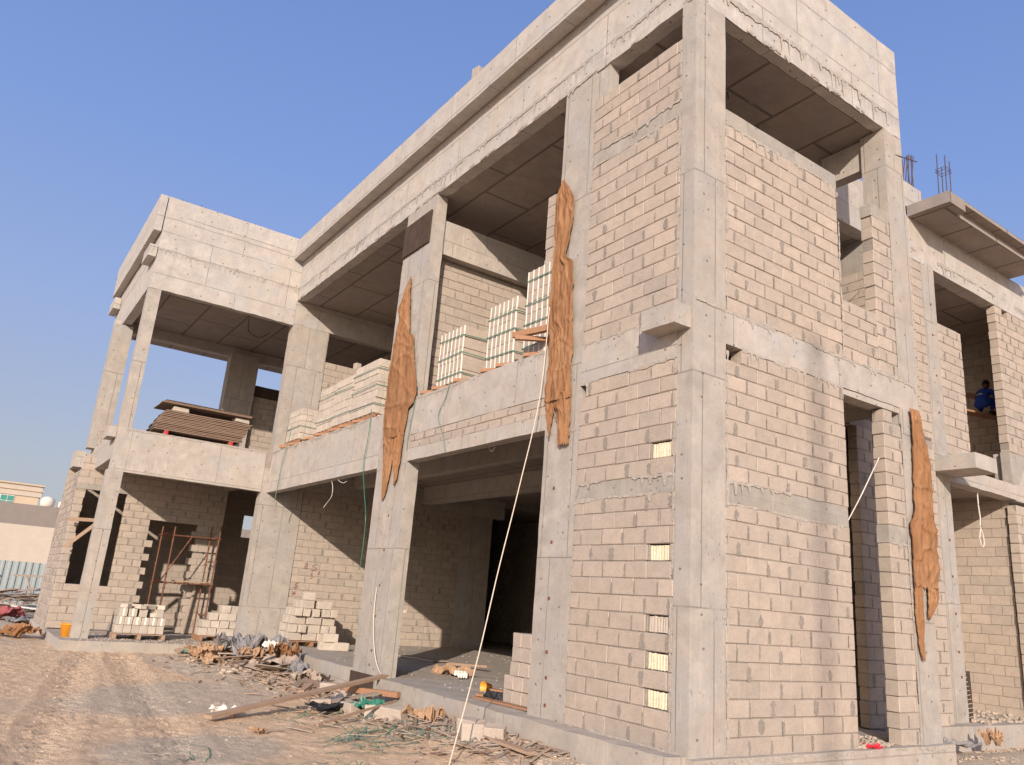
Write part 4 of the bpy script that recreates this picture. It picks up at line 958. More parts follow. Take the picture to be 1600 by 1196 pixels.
# ------------------------------------------------------------------ buckets
def bucket(label, x, y, z, s=1., tip=0.):
    t = thing('bucket', label, 'bucket', (x, y, z), rot=(tip, 0, 0)); mb = MB(); n = 20; prof = [(.11, 0), (.155, .24), (.17, .245), (.165, .26), (.148, .25), (.105, .012)]
    for r, h in prof:
        for k in range(n): a = 2 * math.pi * k / n; mb.v.append((r * s * math.cos(a), r * s * math.sin(a), h * s))
    for i in range(len(prof) - 1):
        for k in range(n): mb.face((i * n + k, i * n + (k + 1) % n, (i + 1) * n + (k + 1) % n, (i + 1) * n + k))
    mb.face(tuple(range(n))[::-1]); mb.face(tuple(5 * n + k for k in range(n)))
    mb.build('tub', ORANGE, t, smooth=True, loc=(0, 0, 0))
    hb = MB(); hb.tube([(-.165 * s, 0, .23 * s), (-.12 * s, .1 * s, .21 * s), (0, .165 * s, .2 * s), (.12 * s, .1 * s, .21 * s), (.165 * s, 0, .23 * s)], .005, 5); hb.build('handle', RUST, t, loc=(0, 0, 0))
bucket('orange bucket standing on the front edge of the wing plinth', -17.1, -4.36, -.222, 1.25)
bucket('upturned orange bucket on the floor left of the block pile by the right column', -5.15, 1.75, .2, 1.15, math.pi)
bucket('small orange bucket lying by the foot of the slab inside the garage opening', -5.5, 1.0, -.0, .6, 1.5)

# ------------------------------------------------------------------ ground litter
def G_(x, y): return gz(x, y)
timber('plank', 'long sawn plank lying from the sand up onto the plinth corner', (-5.45, -3.75, -.40), (-7.35, -.12, -.02), .16, .045, WOOD)
timber('plank', 'thin grey board lying under the long sawn plank', (-6.25, -1.9, -.36), (-6.55, -.62, -.22), .14, .03, WOOD_GR)
timber('timber_beam', 'short orange timber crossing behind the end of the long plank', (-7.3, -.9, -.24), (-6.3, -.35, -.22), .09, .09, WOOD_OR, cat='timber')
timber('batten', 'thin brown batten lying across the green straps', (-4.65, -2.45, -.40), (-5.6, -.75, -.22), .035, .03, WOOD, cat='batten')
timber('plank', 'brown plank end on the slab inside the garage opening', (-5.4, .95, -.01), (-4.4, 1.3, .0), .14, .03, WOOD_OR)
timber('plank', 'curved orange board under the block pile by the right column', (-4.6, .14, -.03), (-3.25, .22, -.03), .16, .03, WOOD_OR)
timber('plank', 'orange batten on the slab edge near the block pile', (-4.9, .35, -.03), (-4.35, .62, -.02), .09, .04, WOOD_OR)
timber('plank', 'loose board on the sand at the bottom by the near wall', (-2.5, .02 - .9, -.28), (-1.75, -.85, -.30), .13, .035, WOOD)
timber('plank', 'dark red board end on the floor deep inside the garage opening', (-10.2, 3.0, -.02), (-9.2, 3.4, .02), .12, .05, WOOD)
timber('plank', 'flat weathered board on the floor by the inner wall', (-12.6, 3.0, -.06), (-11.2, 3.3, -.06), .5, .03, WOOD_GR)
timber('plank', 'peeled round looking pole on top of the rubbish heap', (-14.15, -2.35, -.24), (-14.4, -.55, .0), .07, .07, WOOD)
# rubbish heap boards
hb = random.Random(5)
for i in range(60):
    x = hb.uniform(-15.2, -10.9); y = -.6 - abs(hb.gauss(0, .55)) - (.25 if x < -13 else 0); a = hb.uniform(0, math.pi); ln = hb.uniform(.3, 1.2)
    dx, dy = math.cos(a) * ln / 2, math.sin(a) * ln / 2; z = G_(x, y) + hb.uniform(.02, .34) * math.exp(-((y + 1.1) / .7) ** 2)
    timber('scrap_board', 'broken board in the rubbish heap before the left column', (x - dx, y - dy, z), (x + dx, y + dy, z + hb.uniform(-.08, .1)), hb.uniform(.05, .2), hb.uniform(.012, .03), hb.choice([WOOD, WOOD_GR, WOOD_GR, PLY, WOOD_GR]), 'scrap boards of the rubbish heap', 'board', roll=hb.uniform(-.5, .5))
def crumple(name, label, x, y, z, sx, sy_, h, m, seed, cat='sheet', rz=0., tilt=(0, 0), group=None):
    n, mm = 18, 14; mb = MB()
    for side in (0, 1):
        for i in range(n + 1):
            for j in range(mm + 1):
                u, v = i / n - .5, j / mm - .5; p = Vector((u * 3, v * 3, seed * 5.1))
                dz = h * (1.1 * noise.noise(p * 1.1) + .7 * abs(noise.noise(p * 2.6)) + .3 * noise.noise(p * 5)) + h * .55
                e = 1 + .18 * noise.noise(Vector((u * 4, v * 4, seed + 2)))
                mb.v.append((u * sx * e + .05 * noise.noise(p * 2), v * sy_ * e, max(.0, dz) - side * .005))
    q = (n + 1) * (mm + 1)
    for i in range(n):
        for j in range(mm):
            a = i * (mm + 1) + j; f = (a, a + mm + 1, a + mm + 2, a + 1); mb.face(f); mb.face(tuple(q + k for k in f[::-1]))
    for i in range(n):
        for j in (0, mm): a = i * (mm + 1) + j; mb.face((a, a + mm + 1, q + a + mm + 1, q + a))
    for j in range(mm):
        for i in (0, n): a = i * (mm + 1) + j; mb.face((a, a + 1, q + a + 1, q + a))
    o = mb.build(name, m, None, loc=(x, y, z)); o.rotation_euler = (tilt[0], tilt[1], rz); return tag(o, label, cat, group)
CR = [('sack', 'flattened brown sack at the far left of the rubbish heap', -14.9, -1.5, -.36, .8, .55, .12, CARD, 51, 'sack', .9),
      ('tarpaulin', 'grey board-like sheet sticking up behind the dark tarpaulin', -12.4, -.65, -.1, .9, .5, .3, SACK, 52, 'sheet', 1.4),
      ('sack', 'brown hessian scrap between the heap and the left column foot', -11.9, -.45, -.14, .8, .5, .3, HESS, 53, 'sack', 2.4),
      ('tarpaulin', 'grey sheet trailing right from the rubbish heap to the plinth', -10.9, -.45, -.36, 1.2, .5, .2, SACK, 54, 'sheet', 2.9),
      ('cement_bag', 'torn paper bag at the front middle of the rubbish heap', -12.7, -1.9, -.38, .6, .45, .15, CARD, 55, 'paper', .3),
      ('cement_bag', 'pale paper bag on the ground just left of the tarred column foot', -9.8, -.7, -.42, .6, .4, .18, WOOD_GR, 56, 'bag', 1.2),
      ('tarpaulin', 'dark grey tarpaulin folded over the middle of the rubbish heap', -12.9, -1.1, -.20, 1.5, .9, .34, SACK, 1, 'tarpaulin', .2),
      ('sack', 'brown paper sack fanned out at the front of the rubbish heap', -13.6, -1.75, -.33, .75, .6, .25, CARD, 2, 'sack', .8),
      ('sack', 'crumpled brown sack on the right of the rubbish heap', -12.2, -1.05, -.18, .6, .5, .2, CARD, 3, 'sack', 2.),
      ('tarpaulin', 'pale grey sheet sliding off the right side of the rubbish heap', -11.6, -.75, -.33, 1.1, .7, .18, WOOD_GR, 4, 'sheet', 1.),
      ('plastic_bag', 'magenta plastic bag near the left end of the rubbish heap', -14.6, -2.0, -.36, .28, .22, .1, PINK, 5, 'bag', 0.),
      ('plastic_bag', 'small magenta rag on top of the rubbish heap', -13.35, -.95, -.02, .3, .16, .08, PINK, 6, 'rag', 0.),
      ('plastic_bag', 'white plastic bag on top of the rubbish heap', -12.0, -.7, -.0, .38, .3, .14, WHITE, 7, 'bag', .5),
      ('plastic_bag', 'white rag at the foot of the left column', -12.6, -.25, -.12, .6, .22, .12, WHITE, 8, 'rag', .1),
      ('plastic_bag', 'teal plastic scrap at the left of the rubbish heap', -14.1, -2.05, -.3, .4, .25, .1, STRAP2, 9, 'bag', .3),
      ('plastic_bag', 'white crumpled plastic sheet lying alone on the grey sand', -6.05, -3.35, -.46, .42, .22, .09, WHITE, 10, 'bag', .6),
      ('sack', 'brown hessian heap on the ground left of the wing plinth', -19.6, -5.35, -.46, 1.6, .6, .28, HESS, 11, 'sack', .5),
      ('cement_bag', 'torn brown cement bag against the plinth right of the green straps', -4.75, -.70, -.42, .55, .42, .20, CARD, 12, 'bag', .4),
      ('tarpaulin', 'dark plastic film bunched under the long plank', -6.2, -1.5, -.44, 1.2, .35, .12, BLACKP, 13, 'film', 2.0),
      ('cement_bag', 'brown crumpled paper on the slab behind the middle column', -8.3, 1.9, -.08, 1.0, .4, .16, CARD, 14, 'paper', .2),
      ('rubber_sheet', 'black rubber flap leaning by the middle column plinth', -10.1, -.35, -.42, .35, .5, .12, FILM, 15, 'sheet', .3),
      ('tarpaulin', 'grey sheet stuck on the slab edge inside the garage opening', -6.0, 2.6, -.08, .8, .5, .05, SACK, 16, 'sheet', .7),
      ('rag', 'bright red rag on the threshold of the tall door opening', .02, 3.55, -.08, .2, .14, .05, REDP, 17, 'rag', 1.),
      ('cardboard_piece', 'orange cardboard standing in the sand at the right', -.55, 8.15, -.28, .3, .25, .2, CARD, 18, 'cardboard', .2),
      ('tarpaulin', 'dark sheet lying at the foot of the right plinth', -.75, 7.35, -.30, .6, .35, .08, SACK, 19, 'sheet', .9),
      ('tarpaulin', 'dark rag on the slab edge right of the rope', -4.35, .35, -.07, .45, .2, .1, BLACKP, 20, 'rag', .3),
      ('plastic_bag', 'bundle of tangled green plastic under the long plank', -5.7, -1.15, -.40, .6, .4, .16, STRAP, 21, 'plastic', .3),
      ('cement_bag', 'flat pale paper on the sand left of the green bundle', -6.9, -1.2, -.44, .9, .4, .1, WHITE, 22, 'paper', 2.4)]
for c in CR: crumple(c[0], c[1], c[2], c[3], c[4], c[5], c[6], c[7], c[8], c[9], c[10], c[11])
crumple('cardboard_piece', 'small torn cardboard on the sand below the long plank', -4.45, -3.35, -.46, .22, .12, .06, CARD, 33, 'cardboard', .4)
# pieces of foam and bits inside the garage opening
for i, (x, y, w_) in enumerate(((-7.9, 1.7, .28), (-7.5, 1.55, .2))):
    mb = MB(); 
    for q in range(4): mb.bbox(q * w_ / 4, q * w_ / 4 + w_ / 5, 0, .12, 0, .1, c=.01)
    o = mb.build('foam_piece', WFOAM, None, loc=(x, y, -.05)); o.rotation_euler = (0, 0, .6 + i * .4); tag(o, ['long white foam piece on the slab behind the middle column', 'short ribbed white foam piece on the slab behind the middle column'][i], 'foam')
GB = 'loose blocks on the sand before the garage opening'
for i, (x, y, rz, sx, rx, lb) in enumerate(((-5.15, -1.0, .5, .4, .15, 'pale block standing in the green straps nearest the cement bag'), (-5.45, -1.2, 1.1, .3, -.2, 'grey block half under the thin batten'), (-6.0, -1.35, .2, .3, .1, 'small upright block left of the green bundle'), (-6.35, -1.75, 1.4, .32, 0, 'block fragment under the left part of the long plank'),
        (-3.35, -.72, .3, .36, .1, 'left broken block at the foot of the taut rope'), (-3.05, -.9, 1.2, .3, -.15, 'broken block in front of the rope foot'), (-2.8, -.68, .7, .28, .2, 'right broken block at the foot of the taut rope'), (-8.3, -.75, .9, .4, .05, 'square pale block leaning beside the tarred column foot'), (-7.4, -.75, .2, .3, .1, 'small pale block behind the long plank near the plinth'))):
    loose_block('concrete_block', lb, GB, x, y, G_(x, y) - .03, rz, sx, .2, .22, .75, BLOCK, rx=rx)
for i in range(26):
    x = hb.uniform(-10.9, -7.5); y = -.5 - abs(hb.gauss(0, .45)); a = hb.uniform(0, math.pi); ln = hb.uniform(.2, .8); dx, dy = math.cos(a) * ln / 2, math.sin(a) * ln / 2; z = G_(x, y) + hb.uniform(.01, .12)
    timber('scrap_board', 'broken board on the ground along the plinth left of the long sawn plank', (x - dx, y - dy, z), (x + dx, y + dy, z + hb.uniform(-.05, .07)), hb.uniform(.04, .16), hb.uniform(.012, .03), hb.choice([WOOD, WOOD_GR, WOOD_GR, PLY]), 'scrap boards along the plinth', 'board', roll=hb.uniform(-.5, .5))
sp_ = MB()
for i in range(900):
    if i % 3 == 0: x = hb.gauss(-13, 1.7); y = -1.0 + hb.gauss(0, .75)
    elif i % 3 == 1: x = hb.uniform(-10.8, -7.4); y = -.35 - abs(hb.gauss(0, .7))
    else: x = hb.uniform(-7.2, -1.6); y = -.35 - abs(hb.gauss(0, .8))
    if x > L and y > -.05: continue
    M = Matrix.Translation((x, y, G_(x, y) + hb.uniform(.005, .05))) @ Matrix.Rotation(hb.uniform(0, 6.3), 4, 'Z') @ Matrix.Rotation(hb.uniform(-.35, .35), 4, 'Y'); l2 = hb.uniform(.04, .26)
    sp_.bbox(-l2, l2, -.012 - .02 * hb.random(), .012, -.006, .008, c=.003, M=M, mi=hb.choice([0, 1, 1, 2]))
o = sp_.build('splinters', [WOOD, WOOD_GR, PLY]); o['kind'] = 'stuff'; o['label'] = 'wood splinters and strips littering the ground by the plinth'
# green packing straps
sr = random.Random(12)
regions = [(-3.9, -2.2, 1.0, 1.2, 34), (-5.4, -1.3, .7, .6, 20), (-3.3, -4.9, .9, .7, 5), (-5.8, -2.4, .6, .8, 8)]
for cx, cyy, rx_, ry_, n in regions:
    for i in range(n):
        x = cx + sr.gauss(0, .5) * rx_; y = cyy + sr.gauss(0, .5) * ry_; a = sr.uniform(-.5, .9) + 1.2; ln = sr.uniform(.4, 1.5); k = 14; pts = []
        cur = sr.uniform(-1.6, 1.6); lift = sr.uniform(.0, .10) if cyy > -3 else .015
        for q in range(k):
            hgt = .012 + lift * math.sin(math.pi * q / (k - 1)) * abs(math.sin(q * 1.1 + i))
            yy = min(y, -.2) if x > -7.4 else y
            pts.append((x, yy, G_(x, yy) + hgt)); x += math.cos(a) * ln / k; y += math.sin(a) * ln / k; a += cur / k + sr.gauss(0, .16)
        mb = MB(); mb.ribbon(pts, sr.choice([.012, .014, .018]), th=.002)
        tag(mb.build('packing_strap', sr.choice([STRAP, STRAP2, STRAP2, ROPE if i % 4 == 0 else STRAP2])), 'tangled packing strap on the sand before the garage opening', 'strap', 'packing straps strewn on the sand')
# tall door threshold bits, leaning mesh
t = thing('mesh_panel', 'narrow dark mesh panel leaning on the right hand column foot', 'mesh panel', (0, 0, 0))
mb = MB(); mb.cbox(-1.66, -1.62, 9.10, 9.5, -.05, .85, seg=.2, jit=.006, seed=3); mb.build('board', FILM, t)
for i in range(11):
    mb = MB(); z = 0 + i * .078; mb.tube([(-1.605, 9.08, z), (-1.60, 9.5 - i * .02, z + .03)], .005, 4); mb.build('mesh_wire', ROPE, t)
t.location = (0.12, .05, .0)
# rubble (nobody could count it)
rb = random.Random(77); mb = MB()
def stone(x, y, z, s):
    M = Matrix.Translation((x, y, z)) @ Matrix.Rotation(rb.uniform(0, 6.3), 4, 'Z') @ Matrix.Rotation(rb.uniform(-.6, .6), 4, 'X')
    mb.bbox(-s * rb.uniform(.5, 1), s * rb.uniform(.5, 1), -s * rb.uniform(.4, .8), s * rb.uniform(.4, .8), -s * .3, s * rb.uniform(.3, .6), c=s * .22, M=M, tone=rb.random(), jit=s * .12, rnd=rb)
for i in range(1000):
    x = rb.uniform(-6.8, -.4); y = -.12 - abs(rb.gauss(0, .55)); stone(x, y, G_(x, y), rb.choice([.012, .016, .02, .03, .045]))
for i in range(420):
    x = rb.gauss(-12.8, 1.6); y = -1.0 + rb.gauss(0, .7); stone(x, y, G_(x, y) + .01, rb.choice([.02, .03, .04, .07]))
for i in range(380):
    x = rb.uniform(-20, 2); y = rb.uniform(-6.5, -.2); stone(x, y, G_(x, y), rb.choice([.008, .012, .02, .03]))
for i in range(260):
    x = rb.uniform(-10.5, -7.4); y = -.3 - abs(rb.gauss(0, .6)); stone(x, y, G_(x, y), rb.choice([.015, .03, .04, .06]))
for i in range(260):
    x = -.35 + rb.gauss(0, .35); y = rb.uniform(3.3, 4.1); stone(min(x, -.02), y, -.07 + .12 * max(0, -x) + rb.uniform(0, .03), rb.choice([.015, .03, .04]))
for i in range(280):
    x = rb.uniform(-2.8, -1.1); y = rb.uniform(9.2, 13.3); stone(x, y, -.045, rb.choice([.015, .03, .05, .07]))
for i in range(500):
    x = rb.gauss(.0, .5); y = rb.uniform(5.8, 11); x = max(x, -1.0); stone(x, y, G_(x, y), rb.choice([.015, .02, .04]))
for i in range(500):
    x = rb.uniform(-16, -3); y = rb.uniform(.4, 7); stone(x, y, -.09 if y > 3 or x < -7.3 else -.05, rb.choice([.008, .012, .02, .03]))
for i in range(500):
    x = rb.uniform(-18.5, -16.0); y = rb.uniform(-4.4, .2); stone(x, y, -.215, rb.choice([.012, .02, .03]))
RUBM = block_mat('rubble', (.50, .40, .31), (.36, .30, .25))
rub = mb.build('rubble', RUBM); rub['kind'] = 'stuff'; rub['label'] = 'broken block crumbs and pebbles strewn on the ground'
# hill of sand bits: lumps on ledges of the first floor
mb = MB()
for i in range(160):
    x = rb.uniform(L + .1, -3.1); stone(x, rb.uniform(.02, .3), 5.31 if x < -9.2 else 5.44, rb.choice([.015, .02, .03, .05]))
o = mb.build('rubble', BLOCK_LT); o['kind'] = 'stuff'; o['label'] = 'mortar crumbs along the first floor edge'

# ------------------------------------------------------------------ worker on the upper platform
timber('plank', 'orange edged platform plank the crouching worker sits on', (-2.55, 12.1, 6.82), (-2.1, 13.85, 6.84), .28, .045, WOOD_OR)
timber('plank', 'higher platform plank behind the crouching worker', (-2.9, 12.2, 7.42), (-2.5, 13.85, 7.44), .26, .045, WOOD_OR)
loose_block('concrete_block', 'yellowish block waiting on the higher plank behind the worker', None, -2.75, 12.6, 7.465, .4, .38, .2, .15, .8)
def skin(name, verts, edges, radii, m, parent, sub=2, root=0):
    me = bpy.data.meshes.new(name); me.from_pydata(verts, edges, []); me.materials.append(m)
    o = bpy.data.objects.new(name, me); C.objects.link(o); o.parent = parent
    s = o.modifiers.new('skin', 'SKIN'); s.use_smooth_shade = True
    for i, r in enumerate(radii): me.skin_vertices[0].data[i].radius = r if isinstance(r, tuple) else (r, r)
    me.skin_vertices[0].data[root].use_root = True
    q = o.modifiers.new('sub', 'SUBSURF'); q.levels = sub; q.render_levels = sub
    return o
BLUE = plain('blue boiler suit', (.02, .06, .34), .9, .35, 9, coord='O'); SKINM = plain('brown skin', (.17, .085, .05), .6, .15, 9, coord='O'); HAIR = plain('black hair', (.01, .009, .008), .7, .3, 30, coord='O')
SHOE = plain('dark shoe', (.03, .025, .02), .6, .2, 9, coord='O'); PRINT = plain('white print', (.5, .5, .48), .8, .1, 9, coord='O')
pw = thing('person', 'worker in a blue boiler suit crouching on planks, back turned, arms reaching to the wall', 'person', (-2.32, 12.95, 6.845), R_(-12))
# crouched, facing +Y, leaning forward; pelvis low over the heels
V = [(0, -.02, .26), (0, .02, .38), (0, .07, .50), (0, .13, .60), (0, .17, .66), (0, .20, .73),           # 0-5 pelvis .. neck, head
     (.11, .0, .25), (.17, .27, .40), (.15, .12, .10), (-.11, .0, .25), (-.17, .27, .40), (-.15, .12, .10),  # thighs/knees/ankles
     (.18, .14, .585), (.25, .22, .40), (.20, .40, .46), (-.18, .14, .585), (-.27, .20, .38), (-.22, .36, .44)]
E_ = [(0, 1), (1, 2), (2, 3), (3, 4), (0, 6), (6, 7), (7, 8), (0, 9), (9, 10), (10, 11), (3, 12), (12, 13), (13, 14), (3, 15), (15, 16), (16, 17), (4, 5)]
Rd = [(.15, .12), (.14, .11), (.155, .11), (.13, .095), (.055, .055), (.05, .05), (.10, .10), (.072, .072), (.05, .05), (.10, .10), (.072, .072), (.05, .05), (.065, .065), (.05, .05), (.036, .036), (.065, .065), (.05, .05), (.036, .036)]
body = skin('body', V, E_, Rd, BLUE, pw)
hd = MB(); n, m_ = 14, 18
for i in range(n + 1):
    ph = math.pi * i / n
    for k in range(m_):
        a = 2 * math.pi * k / m_; r = math.sin(ph); x = .078 * r * math.cos(a); y = .098 * r * math.sin(a); z = .118 * math.cos(ph)
        if y > .05: y += .018 * math.exp(-(x / .018) ** 2 - ((z + .01) / .03) ** 2) - .01 * math.exp(-((abs(x) - .032) / .014) ** 2 - ((z - .015) / .014) ** 2)     # nose, eye sockets
        if z < -.05: x *= .85; y = y * .9 + .008
        hd.v.append((x, y, z))
for i in range(n):
    for k in range(m_): hd.face((i * m_ + k, (i + 1) * m_ + k, (i + 1) * m_ + (k + 1) % m_, i * m_ + (k + 1) % m_))
head = hd.build('head', SKINM, pw, smooth=True, loc=(0, .22, .80)); head.rotation_euler = (R_(-25), 0, R_(8))
for s in (-1, 1):
    e = MB(); e.bbox(-.008, .008, -.018, .018, -.03, .03, c=.006); e.build('ear', SKINM, head, loc=(s * .08, 0, -.005))
hh = MB()
for i in range(9):
    ph = math.pi * .62 * i / 8
    for k in range(m_):
        a = 2 * math.pi * k / m_; r = math.sin(ph); y = .106 * r * math.sin(a); z = .128 * math.cos(ph)
        if y > .03 and z < .05: y = .03 + (y - .03) * .2
        hh.v.append((.086 * r * math.cos(a), y - .006, z + .004))
for i in range(8):
    for k in range(m_): hh.face((i * m_ + k, (i + 1) * m_ + k, (i + 1) * m_ + (k + 1) % m_, i * m_ + (k + 1) % m_))
hh.build('hair', HAIR, head, smooth=True, loc=(0, 0, 0))
for s, (wx, wy, wz) in ((1, (.20, .40, .46)), (-1, (-.22, .36, .44))):
    hv = [(wx, wy, wz), (wx - s * .005, wy + .05, wz)]; he = [(0, 1)]; hr = [(.026, .02), (.036, .018)]
    for f, (dx, l1) in enumerate(((-.028, .030), (-.010, .036), (.009, .034), (.026, .026))):
        b0 = len(hv); hv += [(wx + dx, wy + .085, wz), (wx + dx, wy + .085 + l1, wz - .008), (wx + dx, wy + .085 + l1 * 1.7, wz - .028)]; he += [(1, b0), (b0, b0 + 1), (b0 + 1, b0 + 2)]; hr += [(.009, .009)] * 3
    b0 = len(hv); hv += [(wx - s * .04, wy + .055, wz), (wx - s * .055, wy + .09, wz - .01)]; he += [(1, b0), (b0, b0 + 1)]; hr += [(.011, .011), (.009, .009)]
    skin('hand', hv, he, hr, SKINM, pw)
for s in (-1, 1):
    sm = MB(); sm.bbox(-.045, .045, -.07, .17, 0, .085, c=.025); sm.build('shoe', SHOE, pw, loc=(s * .15, .12, .0))
pm = MB(); pm.box(-.09, .09, -.004, .004, -.012, .012); pm.box(-.03, .03, -.004, .004, .025, .045); o = pm.build('back_print', PRINT, pw, loc=(0, -.055, .50)); o.rotation_euler = (R_(-28), 0, 0)

# ------------------------------------------------------------------ off to the left: fence, walls, villa
CREAM = plain('cream render', (.48, .415, .335), .9, .06, 2, bmp=.05); CREAM2 = plain('beige render', (.50, .40, .29), .9, .06, 2, bmp=.05); BRN = plain('grey brown render', (.235, .20, .175), .9, .08, 2, bmp=.05)
TIN = plain('galvanised sheet', (.36, .40, .40), .5, .18, 5, metallic=.2, stretch=(6, .6, 1)); GLASSG = plain('green tinted glass', (.05, .26, .21), .15, .1, 3, spec=.8, bmp=0)
t = thing('boundary_wall', 'long cream boundary wall with a grey brown upper band', 'wall', (-53, 0, 0))
mb = MB(); mb.box(-.15, .15, -60, 30, -.6, 3.98); mb.build('lower_wall', CREAM, t, loc=(0, 0, 0))
mb = MB(); mb.box(-.11, .11, -60, 30, 3.981, 5.30); mb.build('upper_band', BRN, t, loc=(0, 0, 0))
mb = MB()
for y in range(-58, 30, 4): mb.box(.112, .125, y, y + .05, 4.0, 5.25)
mb.build('panel_joint', BRN, t, loc=(0, 0, 0))
t = thing('sheet_fence', 'grey corrugated metal hoarding in front of the cream boundary wall', 'fence', (-34, 0, 0))
mb = MB(); y = -30.; zt = 1.62
n0 = 0; prof = []
while y < 3: prof += [(0, y), (0, y + .09), (.05, y + .13), (.05, y + .2), (0, y + .24)]; y += .26
for x, yy in prof: mb.v += [(x, yy, -.6), (x, yy, zt), (x - .01, yy, -.6), (x - .01, yy, zt)]
for i in range(len(prof) - 1):
    a = i * 4; mb.face((a, a + 4, a + 5, a + 1)); mb.face((a + 2, a + 3, a + 7, a + 6))
mb.build('sheet', TIN, t, loc=(0, 0, 0))
for y in (-6.0, -11, -17):
    mb = MB(); mb.bbox(.06, .16, y, y + .1, -.6, zt + .05, c=.01); mb.build('post', WHITE, t, loc=(0, 0, 0))
mb = MB(); mb.bbox(.06, .12, -25, -5.4, .95, 1.02, c=.01); mb.build('rail', WOOD_GR, t, loc=(0, 0, 0))
timber('cross_timber', 'timber cross rail standing in front of the metal hoarding', (-32.8, -5.0, 1.05), (-32.8, -3.9, 1.08), .08, .07, WOOD_GR, cat='timber')
timber('raking_prop', 'slanting prop under the timber cross rail by the hoarding', (-32.8, -4.5, 1.05), (-32.2, -4.2, .2), .06, .06, WOOD_GR, cat='timber')
timber('steel_gate_post', 'dark upright board standing at the left edge of the building', (-24.5, -4.35, -.5), (-24.5, -4.25, 1.3), .25, .06, FILM, cat='board')
t = thing('villa', 'beige flat roofed villa far behind the boundary wall with a green window', 'villa', (-84, 0, 0))
def vb(name, x0, x1, y0, y1, z0, z1, m): mb = MB(); mb.box(x0, x1, y0, y1, z0, z1); return mb.build(name, m, t, loc=(0, 0, 0))
vb('wall', -12, 0, -30, -1.7, -.6, 8.1, CREAM2); vb('parapet', -12, .12, -30, -1.55, 8.1, 9.15, CREAM); vb('cornice', -12, .3, -30, -1.4, 9.15, 9.3, CREAM2)
vb('cornice', -12, .25, -30, -1.4, 8.62, 8.72, CREAM2)
vb('wall', -12, -.5, -1.7, 2.2, -.6, 6.9, CREAM2); vb('parapet', -12, -.3, -1.55, 2.3, 6.9, 7.25, CREAM); vb('wall', -12, 1.5, 2.3, 12, -.6, 7.6, CREAM); vb('cornice', -12, 1.7, 2.2, 12, 7.6, 7.85, CREAM2)
wf = vb('window', .0, .06, -4.95, -3.75, 6.9, 8.05, WHITE)
mb = MB()
for i in range(2):
    for j in range(2): mb.box(.062, .08, -4.88 + i * .57, -4.37 + i * .57, 6.96 + j * .54, 7.44 + j * .54)
mb.build('pane', GLASSG, wf, loc=(0, 0, 0))
def lathe(prof, n=18):
    mb = MB()
    for r, h in prof:
        for k in range(n): a = 2 * math.pi * k / n; mb.v.append((r * math.cos(a), r * math.sin(a), h))
    for i in range(len(prof) - 1):
        for k in range(n): mb.face((i * n + k, i * n + (k + 1) % n, (i + 1) * n + (k + 1) % n, (i + 1) * n + k))
    mb.face(tuple(range(n))[::-1]); mb.face(tuple((len(prof) - 1) * n + k for k in range(n))); return mb
o = lathe([(.5, 0), (.62, .1), (.66, .5), (.62, .75), (.4, .95), (.2, 1.02)]).build('water_tank', WHITE, None, smooth=True, loc=(-83.5, -.9, 7.25)); tag(o, 'round white water tank on the lower roof of the far villa', 'water tank')
t2 = thing('air_conditioner', 'white rooftop air conditioner with a sloping hood on the far villa', 'air conditioner', (-83.5, .55, 7.25))
mb = MB(); mb.bbox(-.5, .5, -.55, .35, .1, .62, c=.03); mb.build('casing', WHITE, t2, loc=(0, 0, 0))
mb = MB(); mb.quad([(-.4, .0, .63), (.4, .0, .63), (.4, .5, 1.15), (-.4, .5, 1.15)]); mb.quad([(-.4, .5, 1.15), (.4, .5, 1.15), (.4, .5, .63), (-.4, .5, .63)]); mb.quad([(.4, 0, .63), (.4, .5, .63), (.4, .5, 1.15)]); mb.quad([(-.4, 0, .63), (-.4, .5, 1.15), (-.4, .5, .63)]); mb.build('hood', WHITE, t2, loc=(0, 0, 0))
mb = MB(); [mb.box(x, x + .08, y, y + .08, 0, .11) for x in (-.45, .37) for y in (-.5, .25)]; mb.build('foot', WHITE, t2, loc=(0, 0, 0))
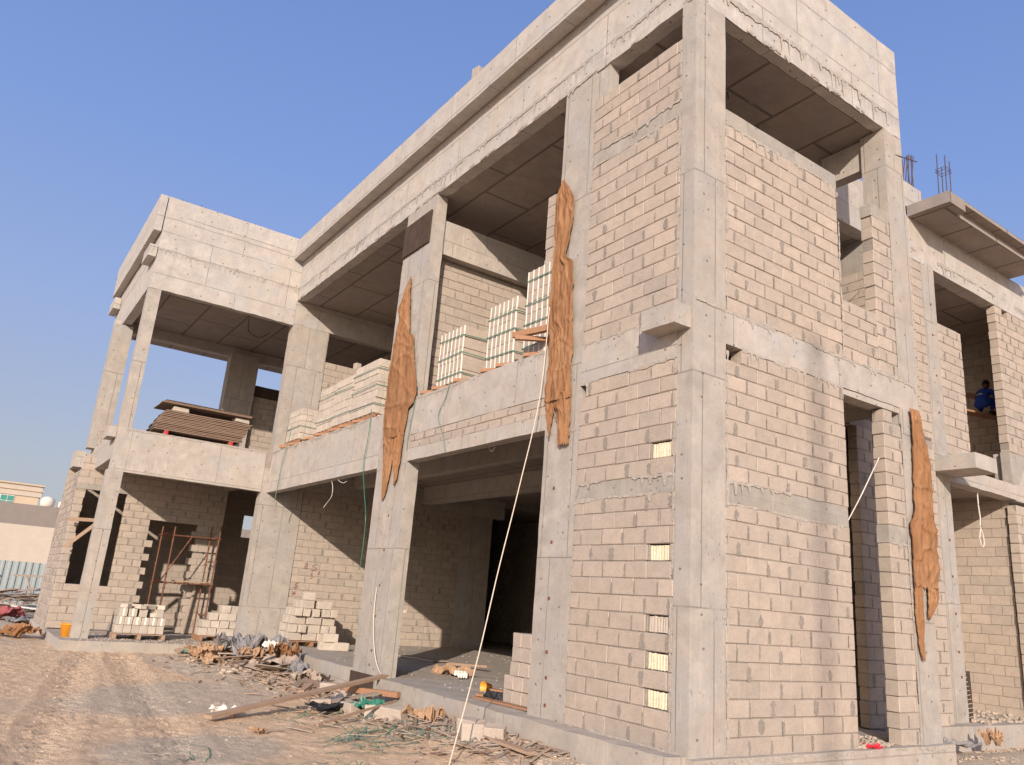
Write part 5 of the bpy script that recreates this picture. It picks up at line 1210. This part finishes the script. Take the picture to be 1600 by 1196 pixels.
# scrap heap in front of the hoarding
fr = random.Random(4)
for i in range(60):
    x = -31 + fr.uniform(-2.2, 2.6); y = -5.2 + fr.gauss(0, 1.1); ln = fr.uniform(.4, 2.); a = fr.gauss(1.4, .6); z = -.42 + max(0, .65 * math.exp(-((x + 32) ** 2 / 4 + (y + 4.8) ** 2 / 3))) + fr.uniform(0, .25)
    timber('scrap_timber', 'broken timber in the distant scrap heap before the hoarding', (x - math.cos(a) * ln / 2, y - math.sin(a) * ln / 2, z), (x + math.cos(a) * ln / 2, y + math.sin(a) * ln / 2, z + fr.uniform(-.1, .2)), fr.uniform(.06, .22), .03, fr.choice([WOOD_GR, WOOD_GR, WOOD, SACK, PLY]), 'scrap timbers before the hoarding', 'timber', roll=fr.uniform(-.4, .4))
PKC = plain('faded red netting', (.36, .10, .10), .9, .4, 8)
crumple('netting_heap', 'faded red netting heaped before the distant scrap timbers', -27.5, -5.6, -.46, 1.8, 1.6, .35, PKC, 40, 'netting', .2)
crumple('tarpaulin', 'brown sheet lying right of the faded red netting', -26.2, -4.6, -.46, 1.6, 1.2, .16, SACK, 41, 'sheet', .2)
timber('plank', 'long pale plank lying behind the faded red netting', (-28.6, -5.0, .0), (-27.6, -3.4, -.1), .3, .04, WHITE)
loose_block('block_on_parapet', 'small dark block on top of the long roof parapet', None, -6.0, -.2, 12.17, .2, .22, .2, .26, .1, BLOCK)
# lighting mast outside the picture whose soft shadow falls on the near right wall
t = thing('lighting_mast', 'slim grey lighting mast standing on open ground behind the viewer', 'mast', (30, 2.62 - 30 / 1.18, -.5))
mb = MB(); mb.tube([(0, 0, 0), (0, 0, 20.1)], .06, 12); mb.build('pole', SACK, t, loc=(0, 0, 0))
mb = MB(); mb.bbox(-.3, .3, -.3, .3, 0, .3, c=.03); mb.build('base', CON_OLD, t, loc=(0, 0, 0))
mb = MB(); mb.bbox(-.10, .10, -.08, .08, 20.1, 20.3, c=.02); mb.build('lamp_head', WHITE, t, loc=(0, 0, 0))
